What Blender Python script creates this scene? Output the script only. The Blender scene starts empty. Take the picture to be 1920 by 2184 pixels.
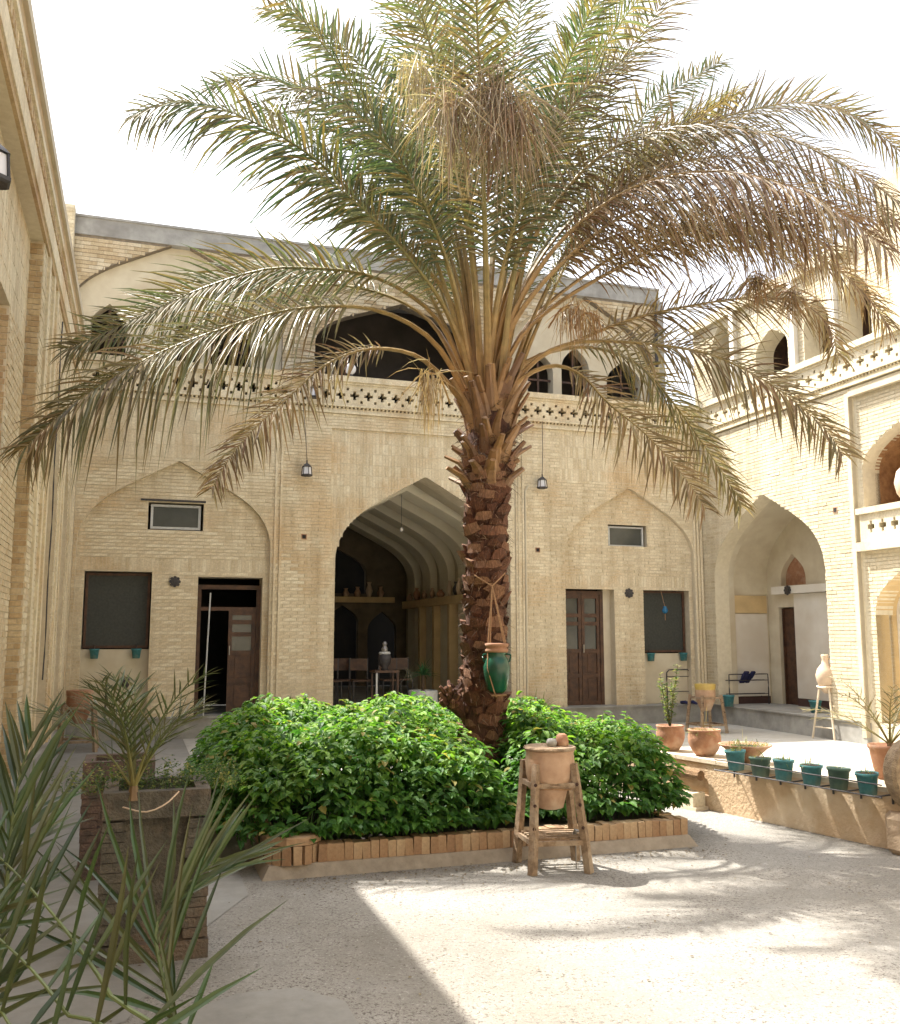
import bpy, math, random
from mathutils import Vector, Matrix
random.seed(7)
R = random.random
def U(a, b): return a + (b - a) * random.random()
rad = math.radians
SC = bpy.context.scene
COL = SC.collection

# ------------------------------------------------------------------ camera
CAMZ = 1.6
PITCH = math.atan(263 / 2000)
cam_d = bpy.data.cameras.new('camera')
cam = bpy.data.objects.new('camera', cam_d)
COL.objects.link(cam)
cam.location = (0, 0, CAMZ)
cam.rotation_euler = (rad(90) + PITCH, 0, 0)
cam_d.sensor_fit = 'HORIZONTAL'
cam_d.sensor_width = 36
cam_d.lens = 37.5
cam_d.clip_start = 0.05
cam_d.clip_end = 1000
SC.camera = cam
# ------------------------------------------------------------------ sky, sun, exposure
SUNV = Vector((-0.517, 0.387, 1.0)).normalized()
SUN_EL = math.asin(SUNV.z)
SUN_AZ = math.atan2(SUNV.x, SUNV.y)
world = bpy.data.worlds.new('World')
SC.world = world
world.use_nodes = True
nt = world.node_tree
for nd in list(nt.nodes):
    nt.nodes.remove(nd)
sky = nt.nodes.new('ShaderNodeTexSky')
sky.sky_type = 'NISHITA'
sky.sun_disc = False
sky.sun_elevation = SUN_EL
sky.sun_rotation = SUN_AZ
sky.air_density = 1.0
sky.dust_density = 5.0
sky.ozone_density = 0.6
hsv = nt.nodes.new('ShaderNodeHueSaturation')
hsv.inputs['Saturation'].default_value = 0.35
bg = nt.nodes.new('ShaderNodeBackground')
bg.inputs['Strength'].default_value = 0.15
wo = nt.nodes.new('ShaderNodeOutputWorld')
nt.links.new(sky.outputs[0], hsv.inputs['Color'])
nt.links.new(hsv.outputs[0], bg.inputs[0])
nt.links.new(bg.outputs[0], wo.inputs[0])
sun_d = bpy.data.lights.new('sun', 'SUN')
sun_d.energy = 4.6
sun_d.angle = rad(0.53)
sun_d.color = (1.0, 0.95, 0.86)
sun = bpy.data.objects.new('sun', sun_d)
COL.objects.link(sun)
sun.rotation_euler = (-SUNV).to_track_quat('-Z', 'Y').to_euler()
vs = SC.view_settings
vs.view_transform = 'Standard'
vs.look = 'None'
vs.gamma = 1
vs.use_curve_mapping = False
vs.exposure = 1.5
SC.render.engine = 'CYCLES'
try:
    SC.cycles.max_bounces = 8
    SC.cycles.diffuse_bounces = 5
    SC.cycles.transparent_max_bounces = 8
except Exception:
    pass

# ------------------------------------------------------------------ frames
AN = rad(18.27)
DV = Vector((math.cos(AN), math.sin(AN), 0))       # along the facade
NV = Vector((math.sin(AN), -math.cos(AN), 0))      # out of the facade into the court
P0 = Vector((-5.86, 14.46, 0))
UR = 11.3                                          # width of the court
def room(u, v, z=0.0): return P0 + DV * u + NV * v + Vector((0, 0, z))
def mF(s, t, z): return room(s, t, z)              # facade: outwards = +v
def mRt(s, t, z): return room(UR - t, s, z)        # right wing
def mL(s, t, z): return room(t, s, z)              # left wing
CP, SP = math.cos(PITCH), math.sin(PITCH)
def at(px, py, D):                                 # a sight line of the survey photograph, at D metres
    a = (px - 960) / 2000; b = -(py - 1092) / 2000
    k = D / (CP - SP * b)
    return Vector((a * k, D, CAMZ + (SP + CP * b) * k))

# ------------------------------------------------------------------ mesh builder
class MB:
    def __init__(s): s.v = []; s.f = []; s.c = []; s.cur = None; s.m = []; s.mi = 0
    def col(s, c): s.cur = (c[0], c[1], c[2], 1.0) if not isinstance(c, (int, float)) else (c, c, c, 1.0); return s
    def face(s, pts):
        n = len(s.v); s.v += [tuple(p) for p in pts]; s.f.append(tuple(range(n, n + len(pts)))); s.c.append(s.cur); s.m.append(s.mi)
    def poly(s, pts, faces):
        n = len(s.v); s.v += [tuple(p) for p in pts]
        for f in faces: s.f.append(tuple(n + i for i in f)); s.c.append(s.cur); s.m.append(s.mi)
    def hexa(s, p, skip=()):   # p: 8 points, bottom ring 0-3, top ring 4-7
        fs = [(3, 2, 1, 0), (4, 5, 6, 7), (0, 1, 5, 4), (1, 2, 6, 5), (2, 3, 7, 6), (3, 0, 4, 7)]
        s.poly(p, [f for i, f in enumerate(fs) if i not in skip])
    def mbox(s, m, s0, s1, t0, t1, z0, z1, skip=()):
        s.hexa([m(s0, t1, z0), m(s1, t1, z0), m(s1, t0, z0), m(s0, t0, z0), m(s0, t1, z1), m(s1, t1, z1), m(s1, t0, z1), m(s0, t0, z1)], skip)
    def box(s, c, d, rz=0.0, rx=0.0, ry=0.0):
        M = Matrix.Translation(Vector(c)) @ Matrix.Rotation(rz, 4, 'Z') @ Matrix.Rotation(ry, 4, 'Y') @ Matrix.Rotation(rx, 4, 'X')
        x, y, z = d[0] / 2, d[1] / 2, d[2] / 2
        s.hexa([M @ Vector(q) for q in ((-x, -y, -z), (x, -y, -z), (x, y, -z), (-x, y, -z), (-x, -y, z), (x, -y, z), (x, y, z), (-x, y, z))])
    def beam(s, a, b, w, h=None, w2=None):   # square beam between two points
        s.tube([a, b], [w / 2 * 1.2, (w2 or w) / 2 * 1.2], 4, caps=True, rot=math.pi / 4)
    def tube(s, pts, rads, n=6, caps=True, rot=0.0, flat=1.0, up=Vector((0, 0, 1))):
        rings = []; N = len(pts); pts = [Vector(p) for p in pts]
        for i, p in enumerate(pts):
            t = (pts[min(i + 1, N - 1)] - pts[max(i - 1, 0)]).normalized()
            x = t.cross(up)
            if x.length < 1e-3: x = t.cross(Vector((0, 1, 0)))
            x.normalize(); y = x.cross(t).normalized()
            r = rads[i] if hasattr(rads, '__len__') else rads
            rings.append([p + x * math.cos(rot + k * 2 * math.pi / n) * r + y * math.sin(rot + k * 2 * math.pi / n) * r * flat for k in range(n)])
        b = len(s.v)
        for rg in rings: s.v += [tuple(q) for q in rg]
        for i in range(N - 1):
            for k in range(n):
                k2 = (k + 1) % n
                s.f.append((b + i * n + k, b + i * n + k2, b + (i + 1) * n + k2, b + (i + 1) * n + k)); s.c.append(s.cur); s.m.append(s.mi)
        if caps:
            s.f.append(tuple(b + k for k in reversed(range(n)))); s.c.append(s.cur); s.m.append(s.mi)
            s.f.append(tuple(b + (N - 1) * n + k for k in range(n))); s.c.append(s.cur); s.m.append(s.mi)
    def lathe(s, o, prof, n=28, wob=0.0, caps=True):   # prof: list of (r, z)
        o = Vector(o); b = len(s.v); ph = U(0, 6)
        for r, z in prof:
            for k in range(n):
                a = k * 2 * math.pi / n; rr = r * (1 + wob * math.sin(2 * a + ph + z * 9))
                s.v.append((o.x + rr * math.cos(a), o.y + rr * math.sin(a), o.z + z))
        for i in range(len(prof) - 1):
            for k in range(n):
                k2 = (k + 1) % n
                s.f.append((b + i * n + k, b + i * n + k2, b + (i + 1) * n + k2, b + (i + 1) * n + k)); s.c.append(s.cur); s.m.append(s.mi)
        if caps:
            s.f.append(tuple(b + k for k in reversed(range(n)))); s.c.append(s.cur); s.m.append(s.mi)
            s.f.append(tuple(b + (len(prof) - 1) * n + k for k in range(n))); s.c.append(s.cur); s.m.append(s.mi)
    def mesh(s, name, mats, origin=Vector((0, 0, 0)), smooth=False):
        me = bpy.data.meshes.new(name)
        o = Vector(origin)
        me.from_pydata([(x - o.x, y - o.y, z - o.z) for x, y, z in s.v], [], s.f)
        for m in (mats if isinstance(mats, (list, tuple)) else [mats]): me.materials.append(m)
        if any(s.m): me.polygons.foreach_set('material_index', s.m)
        if any(c is not None for c in s.c):
            at_ = me.color_attributes.new('tint', 'FLOAT_COLOR', 'CORNER')
            buf = []
            for f, c in zip(s.f, s.c): buf += list(c or (1, 1, 1, 1)) * len(f)
            at_.data.foreach_set('color', buf)
        if smooth: me.polygons.foreach_set('use_smooth', [True] * len(s.f))
        me.update()
        return me
    def build(s, name, mats, parent=None, smooth=False, kind=None, origin=None, label=None):
        if parent is not None: org = WORLDPOS[parent.name]
        else: org = Vector(origin) if origin is not None else Vector((0, 0, 0))
        ob = bpy.data.objects.new(name, s.mesh(name, mats, org, smooth))
        COL.objects.link(ob)
        if parent is None: ob.location = org
        else: ob.parent = parent
        WORLDPOS[ob.name] = org
        if kind: ob['kind'] = kind
        if label: ob['label'] = label
        return ob
    def explode(s, name, mats, parent):
        for i in range(0, len(s.f), 6):
            q = MB(); v0 = min(min(f) for f in s.f[i:i + 6]); v1 = max(max(f) for f in s.f[i:i + 6]) + 1
            q.v = s.v[v0:v1]; q.f = [tuple(k - v0 for k in f) for f in s.f[i:i + 6]]; q.c = s.c[i:i + 6]; q.m = s.m[i:i + 6]
            q.build(name, mats, parent)
WORLDPOS = {}
def thing(name, label, cat, loc, group=None):
    o = bpy.data.objects.new(name, None); COL.objects.link(o)
    o.location = loc; o.empty_display_size = 0.1
    WORLDPOS[o.name] = Vector(loc)
    return tag(o, label, cat, group)
def tag(o, label, cat, group=None, kind=None):
    if label: o['label'] = label
    if cat: o['category'] = cat
    if group: o['group'] = group
    if kind: o['kind'] = kind
    return o
def struct(o): o['kind'] = 'structure'; return o
def copy_thing(root, loc, label, rz=0.0, sc=1.0):
    r = root.copy(); COL.objects.link(r); r.location = loc; r.rotation_euler = (0, 0, rz); r.scale = (sc, sc, sc)
    r['label'] = label
    for ch in root.children:
        c = ch.copy(); COL.objects.link(c); c.parent = r
        for g in ch.children:
            d_ = g.copy(); COL.objects.link(d_); d_.parent = c
    return r

# ------------------------------------------------------------------ materials
def new_mat(name):
    m = bpy.data.materials.new(name); m.use_nodes = True
    n = m.node_tree; b = n.nodes['Principled BSDF']
    return m, n, b
def noise(n, sc, det=4, rough=0.55, coord='Object', vec=None):
    tc = n.nodes.new('ShaderNodeTexCoord'); t = n.nodes.new('ShaderNodeTexNoise')
    t.inputs['Scale'].default_value = sc; t.inputs['Detail'].default_value = det; t.inputs['Roughness'].default_value = rough
    n.links.new(tc.outputs[coord], t.inputs['Vector'])
    return t
def ramp(n, fac, stops):
    r = n.nodes.new('ShaderNodeValToRGB'); e = r.color_ramp.elements
    e[0].position = stops[0][0]; e[0].color = (*stops[0][1], 1); e[1].position = stops[-1][0]; e[1].color = (*stops[-1][1], 1)
    for p, c in stops[1:-1]:
        q = e.new(p); q.color = (*c, 1)
    n.links.new(fac, r.inputs[0]); return r
def mixc(n, a, b, fac, mode='MIX'):
    m = n.nodes.new('ShaderNodeMix'); m.data_type = 'RGBA'; m.blend_type = mode
    for sock, val in ((m.inputs[6], a), (m.inputs[7], b), (m.inputs[0], fac)):
        if isinstance(val, (int, float)): sock.default_value = val
        elif isinstance(val, tuple): sock.default_value = (*val, 1)
        else: n.links.new(val, sock)
    return m.outputs[2]
def bump(n, b, h, st=0.3, dist=0.01):
    bp = n.nodes.new('ShaderNodeBump'); bp.inputs['Strength'].default_value = st; bp.inputs['Distance'].default_value = dist
    n.links.new(h, bp.inputs['Height']); n.links.new(bp.outputs[0], b.inputs['Normal'])
def plain(name, c1, c2=None, rough=0.8, sc=8.0, bst=0.3, bd=0.006, bsc=None, stain=None, metal=0.0, lo=0.35, hi=0.65):
    m, n, b = new_mat(name)
    c2 = c2 or tuple(x * 0.75 for x in c1)
    t = noise(n, sc, 6, 0.6)
    r = ramp(n, t.outputs['Fac'], [(lo, c2), (hi, c1)])
    out = r.outputs[0]
    if stain:
        t2 = noise(n, sc * 0.22, 4, 0.65)
        r2 = ramp(n, t2.outputs['Fac'], [(0.5, (0, 0, 0)), (0.68, (1, 1, 1))])
        out = mixc(n, out, stain, r2.outputs[0])
    n.links.new(out, b.inputs['Base Color'])
    b.inputs['Roughness'].default_value = rough; b.inputs['Metallic'].default_value = metal
    if bst:
        t3 = noise(n, bsc or sc * 5, 5, 0.6); bump(n, b, t3.outputs['Fac'], bst, bd)
    return m
def brickmat(name, stops, stain, stfac=0.5, rough=0.9):
    m, n, b = new_mat(name)
    a = n.nodes.new('ShaderNodeAttribute'); a.attribute_name = 'tint'
    r = ramp(n, a.outputs['Fac'], stops)
    t = noise(n, 0.9, 5, 0.65, 'Object')
    r2 = ramp(n, t.outputs['Fac'], [(0.50, (0, 0, 0)), (0.66, (stfac,) * 3)])
    o = mixc(n, r.outputs[0], stain, r2.outputs[0])
    tcs = n.nodes.new('ShaderNodeTexCoord'); mps = n.nodes.new('ShaderNodeMapping'); mps.inputs['Scale'].default_value = (1, 1, 0.16)
    ts = n.nodes.new('ShaderNodeTexNoise'); ts.inputs['Scale'].default_value = 4.5; ts.inputs['Detail'].default_value = 5; ts.inputs['Roughness'].default_value = 0.65
    n.links.new(tcs.outputs['Object'], mps.inputs[0]); n.links.new(mps.outputs[0], ts.inputs['Vector'])
    rs_ = ramp(n, ts.outputs['Fac'], [(0.40, (1.03, 1.03, 1.03)), (0.68, (0.80, 0.77, 0.72))])
    o = mixc(n, o, rs_.outputs[0], 1.0, 'MULTIPLY')
    t2 = noise(n, 38, 4, 0.6)
    r3 = ramp(n, t2.outputs['Fac'], [(0.3, (0.80, 0.79, 0.77)), (0.65, (1.06, 1.05, 1.03))])
    o2 = mixc(n, o, r3.outputs[0], 1.0, 'MULTIPLY')
    n.links.new(o2, b.inputs['Base Color'])
    b.inputs['Roughness'].default_value = rough
    t3 = noise(n, 90, 4, 0.6); bump(n, b, t3.outputs['Fac'], 0.35, 0.004)
    return m
M_brick = brickmat('pale_brick', [(0.0, (0.64, 0.55, 0.395)), (0.5, (0.70, 0.615, 0.46)), (1.0, (0.745, 0.675, 0.52))], (0.60, 0.44, 0.26), 0.75)
M_mortar = plain('mortar', (0.62, 0.545, 0.415), (0.54, 0.465, 0.34), sc=14, bst=0.3)
M_wbrick = brickmat('whitewashed_brick', [(0.0, (0.60, 0.52, 0.375)), (0.5, (0.66, 0.59, 0.445)), (1.0, (0.70, 0.64, 0.50))], (0.74, 0.65, 0.48), 0.5)
M_wmortar = plain('pale_mortar', (0.70, 0.63, 0.48), (0.62, 0.55, 0.41), sc=14)
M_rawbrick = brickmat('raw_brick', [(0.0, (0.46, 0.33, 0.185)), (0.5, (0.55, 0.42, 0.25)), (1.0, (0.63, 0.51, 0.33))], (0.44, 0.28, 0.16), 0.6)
M_upbrick = brickmat('upper_brick', [(0.0, (0.42, 0.33, 0.21)), (0.5, (0.55, 0.46, 0.32)), (1.0, (0.64, 0.58, 0.46))], (0.46, 0.35, 0.22), 0.5)
M_upmortar = plain('dark_mortar', (0.24, 0.20, 0.15), (0.16, 0.13, 0.10), sc=14, bst=0.3)
M_plaster = plain('cream_plaster', (0.62, 0.56, 0.43), (0.54, 0.47, 0.35), sc=3, bst=0.15, stain=(0.48, 0.40, 0.28))
M_white = plain('white_plaster', (0.74, 0.71, 0.65), (0.66, 0.62, 0.55), sc=2.5, bst=0.1, stain=(0.60, 0.54, 0.46))
M_ochre = plain('ochre_band', (0.62, 0.46, 0.24), (0.52, 0.38, 0.20), sc=4, bst=0.1)
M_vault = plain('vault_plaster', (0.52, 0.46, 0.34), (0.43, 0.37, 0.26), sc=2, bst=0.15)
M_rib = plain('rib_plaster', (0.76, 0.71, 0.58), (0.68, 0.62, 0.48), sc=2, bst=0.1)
M_conc = plain('grey_concrete', (0.36, 0.35, 0.32), (0.25, 0.245, 0.23), sc=5, bst=0.4, stain=(0.20, 0.19, 0.17))
M_fascia = plain('roof_concrete', (0.40, 0.395, 0.38), (0.28, 0.275, 0.265), sc=4, bst=0.3, stain=(0.2, 0.19, 0.18))
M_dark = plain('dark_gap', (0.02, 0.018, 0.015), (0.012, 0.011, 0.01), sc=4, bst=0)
M_wood = plain('dark_wood', (0.10, 0.045, 0.022), (0.045, 0.02, 0.012), rough=0.55, sc=9, bst=0.3)
M_screen = plain('window_screen', (0.045, 0.05, 0.045), (0.03, 0.033, 0.03), rough=0.6, sc=30, bst=0.3, bsc=200)
M_alu = plain('white_frame', (0.55, 0.56, 0.56), (0.45, 0.46, 0.46), rough=0.4, sc=20, bst=0.05)
M_iron = plain('dark_iron', (0.055, 0.05, 0.055), (0.03, 0.027, 0.027), rough=0.55, sc=20, bst=0.3)
M_terra = plain('terracotta', (0.40, 0.21, 0.12), (0.29, 0.14, 0.08), sc=11, bst=0.5, bd=0.01, stain=(0.50, 0.37, 0.27))
M_paleclay = plain('pale_clay', (0.49, 0.33, 0.22), (0.38, 0.235, 0.15), sc=9, bst=0.5, bd=0.01, stain=(0.56, 0.44, 0.33))
M_jar = plain('buff_clay', (0.58, 0.46, 0.34), (0.50, 0.37, 0.26), sc=5, bst=0.2)
M_teal = plain('teal_paint', (0.065, 0.25, 0.275), (0.04, 0.165, 0.185), rough=0.65, sc=24, bst=0.3, stain=(0.16, 0.25, 0.22))
M_greenglaze = plain('green_glaze', (0.012, 0.095, 0.055), (0.008, 0.05, 0.03), rough=0.25, sc=6, bst=0.1)
M_rope = plain('rope', (0.42, 0.25, 0.13), (0.30, 0.16, 0.08), sc=60, bst=0.6)
M_stand = plain('weathered_wood', (0.34, 0.235, 0.145), (0.17, 0.11, 0.065), sc=24, bst=0.8, bd=0.012, stain=(0.42, 0.33, 0.235))
M_knot = plain('knot_hole', (0.05, 0.02, 0.012), sc=20, bst=0)
M_stone = plain('rough_stone', (0.40, 0.30, 0.19), (0.24, 0.17, 0.105), sc=22, bst=0.8, bd=0.02)
M_mud = plain('mud_render', (0.56, 0.41, 0.265), (0.47, 0.33, 0.20), sc=6, bst=0.6, bd=0.02, stain=(0.64, 0.53, 0.39))
M_mudtop = plain('pale_coping', (0.66, 0.57, 0.43), (0.55, 0.46, 0.34), sc=9, bst=0.4)
M_planter = plain('weathered_block', (0.13, 0.115, 0.09), (0.055, 0.05, 0.04), sc=12, bst=0.9, bd=0.02, stain=(0.17, 0.12, 0.085))
M_soil = plain('soil', (0.06, 0.042, 0.03), (0.03, 0.022, 0.016), sc=30, bst=1, bd=0.03)
M_curb = brickmat('curb_brick', [(0.0, (0.28, 0.165, 0.10)), (0.5, (0.40, 0.26, 0.155)), (1.0, (0.50, 0.37, 0.24))], (0.36, 0.20, 0.12), 0.7)
M_plinth = plain('plinth_concrete', (0.33, 0.28, 0.22), (0.24, 0.20, 0.155), sc=12, bst=0.5)
M_bulb = plain('globe_glass', (0.75, 0.74, 0.78), (0.7, 0.7, 0.74), rough=0.25, sc=2, bst=0)
M_blue = plain('blue_cloth', (0.015, 0.02, 0.09), (0.01, 0.012, 0.05), sc=20, bst=0.2)
M_bluecer = plain('blue_ceramic', (0.02, 0.16, 0.34), (0.015, 0.1, 0.22), rough=0.25, sc=20, bst=0)
M_yellow = plain('yellow_glaze', (0.50, 0.37, 0.09), (0.42, 0.29, 0.09), rough=0.4, sc=9, bst=0.1)
M_wicker = plain('wicker', (0.55, 0.30, 0.11), (0.33, 0.16, 0.06), sc=40, bst=0.8, bd=0.01)
M_glass = plain('pane_glass', (0.08, 0.085, 0.08), (0.06, 0.065, 0.06), rough=0.12, sc=3, bst=0)
M_steel = plain('steel', (0.35, 0.33, 0.31), (0.25, 0.24, 0.23), rough=0.35, sc=10, bst=0, metal=0.6)

def leafmat(name, trans=0.45, rough=0.5, gain=1.0, var=6.0):
    m, n, b = new_mat(name)
    a = n.nodes.new('ShaderNodeAttribute'); a.attribute_name = 'tint'
    t = noise(n, var, 4, 0.6)
    r = ramp(n, t.outputs['Fac'], [(0.3, (0.72 * gain,) * 3), (0.7, (1.25 * gain,) * 3)])
    o = mixc(n, a.outputs['Color'], r.outputs[0], 1.0, 'MULTIPLY')
    n.links.new(o, b.inputs['Base Color']); b.inputs['Roughness'].default_value = rough
    tr = n.nodes.new('ShaderNodeBsdfTranslucent')
    o3 = mixc(n, o, (1.35, 1.45, 0.8), 1.0, 'MULTIPLY')
    n.links.new(o3, tr.inputs['Color'])
    mx = n.nodes.new('ShaderNodeMixShader'); mx.inputs[0].default_value = trans
    n.links.new(b.outputs[0], mx.inputs[1]); n.links.new(tr.outputs[0], mx.inputs[2])
    n.links.new(mx.outputs[0], n.nodes['Material Output'].inputs[0])
    return m
M_frond = leafmat('palm_leaflet', 0.28, 0.45, 1.08, 3.0)
M_dleaf = leafmat('young_palm_leaflet', 0.12, 0.42, 0.95, 7.0)
M_leaf = leafmat('garden_leaf', 0.42, 0.62, 1.0, 5.0)
M_rachis = leafmat('palm_stalk', 0.0, 0.5, 1.0, 9.0)
M_bark_ = brickmat('palm_bark_old', [(0.0, (0.05, 0.02, 0.01)), (0.5, (0.135, 0.052, 0.025)), (1.0, (0.27, 0.14, 0.075))], (0.045, 0.018, 0.009), 0.85)

def barkmat():
    m, n, b = new_mat('palm_bark')
    a = n.nodes.new('ShaderNodeAttribute'); a.attribute_name = 'tint'
    r = ramp(n, a.outputs['Fac'], [(0.0, (0.055, 0.022, 0.011)), (0.5, (0.14, 0.058, 0.03)), (1.0, (0.27, 0.15, 0.085))])
    tc = n.nodes.new('ShaderNodeTexCoord'); mp = n.nodes.new('ShaderNodeMapping'); mp.inputs['Scale'].default_value = (1.0, 1.0, 0.22)
    t = n.nodes.new('ShaderNodeTexNoise'); t.inputs['Scale'].default_value = 95; t.inputs['Detail'].default_value = 6; t.inputs['Roughness'].default_value = 0.7
    n.links.new(tc.outputs['Object'], mp.inputs[0]); n.links.new(mp.outputs[0], t.inputs['Vector'])
    r2 = ramp(n, t.outputs['Fac'], [(0.3, (0.35, 0.32, 0.30)), (0.5, (0.95, 0.9, 0.88)), (0.72, (1.7, 1.65, 1.6))])
    o = mixc(n, r.outputs[0], r2.outputs[0], 1.0, 'MULTIPLY')
    n.links.new(o, b.inputs['Base Color']); b.inputs['Roughness'].default_value = 0.9
    bump(n, b, t.outputs['Fac'], 0.9, 0.02)
    return m
M_bark = barkmat()
# ground
def ground_mat(name, base, dark, speck=True):
    m, n, b = new_mat(name)
    t = noise(n, 1.1, 6, 0.6); r = ramp(n, t.outputs['Fac'], [(0.3, dark), (0.7, base)])
    out = r.outputs[0]
    tb = noise(n, 0.35, 5, 0.6); rb = ramp(n, tb.outputs['Fac'], [(0.42, (1, 1, 1)), (0.60, (0.80, 0.77, 0.72))]); out = mixc(n, out, rb.outputs[0], 1.0, 'MULTIPLY')
    t1 = noise(n, 9, 6, 0.7); r1 = ramp(n, t1.outputs['Fac'], [(0.25, (0.82, 0.81, 0.80)), (0.7, (1.08, 1.08, 1.07))])
    out = mixc(n, out, r1.outputs[0], 1.0, 'MULTIPLY')
    if speck:
        s1 = noise(n, 42, 3, 0.75); q1 = ramp(n, s1.outputs['Fac'], [(0.56, (0, 0, 0)), (0.60, (1, 1, 1))])
        s2 = noise(n, 95, 2, 0.6); q2 = ramp(n, s2.outputs['Fac'], [(0.57, (0, 0, 0)), (0.63, (0.8, 0.8, 0.8))])
        s3 = noise(n, 60, 3, 0.7); q3 = ramp(n, s3.outputs['Fac'], [(0.60, (0, 0, 0)), (0.66, (0.5, 0.5, 0.5))])
        t2 = noise(n, 2.2, 4, 0.7); r2 = ramp(n, t2.outputs['Fac'], [(0.34, (0.25, 0.25, 0.25)), (0.60, (1, 1, 1))])
        f = mixc(n, q1.outputs[0], q2.outputs[0], 1.0, 'ADD'); f = mixc(n, f, r2.outputs[0], 1.0, 'MULTIPLY')
        out = mixc(n, out, (0.55, 0.53, 0.49), q3.outputs[0])
        out = mixc(n, out, (0.085, 0.07, 0.058), f)
        bump(n, b, s1.outputs['Fac'], 0.5, 0.006)
    else:
        bump(n, b, t1.outputs['Fac'], 0.25, 0.008)
    # cracks
    v2 = n.nodes.new('ShaderNodeTexVoronoi'); v2.feature = 'DISTANCE_TO_EDGE'; v2.inputs['Scale'].default_value = 0.55
    tcc = n.nodes.new('ShaderNodeTexCoord'); nz = n.nodes.new('ShaderNodeTexNoise'); nz.inputs['Scale'].default_value = 2.2; nz.inputs['Detail'].default_value = 6
    ad = n.nodes.new('ShaderNodeVectorMath'); ad.operation = 'MULTIPLY_ADD'; ad.inputs[1].default_value = (0.5, 0.5, 0.5)
    n.links.new(tcc.outputs['Object'], nz.inputs['Vector']); n.links.new(nz.outputs['Color'], ad.inputs[0]); n.links.new(tcc.outputs['Object'], ad.inputs[2])
    n.links.new(ad.outputs[0], v2.inputs['Vector'])
    r4 = ramp(n, v2.outputs['Distance'], [(0.0, (0.75, 0.74, 0.73)), (0.004, (1, 1, 1))])
    out = mixc(n, out, r4.outputs[0], 0.6, 'MULTIPLY')
    n.links.new(out, b.inputs['Base Color']); b.inputs['Roughness'].default_value = 0.85
    return m
M_ground = ground_mat('pebbled_paving', (0.315, 0.30, 0.275), (0.215, 0.205, 0.185))
M_path = ground_mat('smooth_cement', (0.30, 0.295, 0.28), (0.23, 0.225, 0.21), False)

# ------------------------------------------------------------------ wall tools
def arch_y(x):
    x = min(abs(x), 1.0)
    return 0.58 * (1 - x) + 0.42 * (1 - x ** 6) ** 0.45
def hole_z(h, s):
    if h[0] == 'r': return (h[3], h[4])
    c = (h[1] + h[2]) / 2; w = (h[2] - h[1]) / 2
    return (h[3], h[4] + (h[5] - h[4]) * arch_y((s - c) / w))
def hole_s(h, z):
    lo = h[3]
    if h[0] == 'r':
        return (h[1], h[2]) if lo < z < h[4] else None
    if z <= lo or z >= h[5]: return None
    if z <= h[4]: return (h[1], h[2])
    y = (z - h[4]) / (h[5] - h[4]); a, b = 0.0, 1.0
    for _ in range(30):
        m = (a + b) / 2
        if arch_y(m) > y: a = m
        else: b = m
    c = (h[1] + h[2]) / 2; w = (h[2] - h[1]) / 2
    return (c - w * a, c + w * a)
def arch_xs(a, b, n=16):
    c = (a + b) / 2; w = (b - a) / 2
    return [c + w * math.sin(math.pi / 2 * k / n) * sg for k in range(n + 1) for sg in (-1, 1)]
def slab(mb, m, s0, s1, z0, z1, holes, tf, tb):
    bp = {s0, s1}
    for h in holes:
        for x in ([h[1], h[2]] if h[0] == 'r' else arch_xs(h[1], h[2])):
            if s0 < x < s1: bp.add(round(x, 5))
    bp = sorted(bp)
    for a, b in zip(bp[:-1], bp[1:]):
        if b - a < 1e-4: continue
        mid = (a + b) / 2
        hs = sorted([(hole_z(h, a), hole_z(h, b)) for h in holes if h[1] < mid < h[2]], key=lambda q: q[0][0])
        cur = (z0, z0)
        segs = []
        for (la, ha), (lb, hb) in hs:
            if la > cur[0] + 1e-4: segs.append((cur[0], cur[1], la, lb))
            cur = (max(cur[0], ha), max(cur[1], hb))
        if cur[0] < z1: segs.append((cur[0], cur[1], z1, z1))
        for la, lb, ha, hb in segs:
            mb.hexa([m(a, tf, la), m(b, tf, lb), m(b, tb, lb), m(a, tb, la), m(a, tf, ha), m(b, tf, hb), m(b, tb, hb), m(a, tb, ha)])
def solid_runs(s0, s1, z, holes):
    runs = [(s0, s1)]
    for h in holes:
        q = hole_s(h, z)
        if not q: continue
        nr = []
        for a, b in runs:
            if q[1] <= a or q[0] >= b: nr.append((a, b)); continue
            if q[0] > a: nr.append((a, q[0]))
            if q[1] < b: nr.append((q[1], b))
        runs = nr
    return runs
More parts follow.
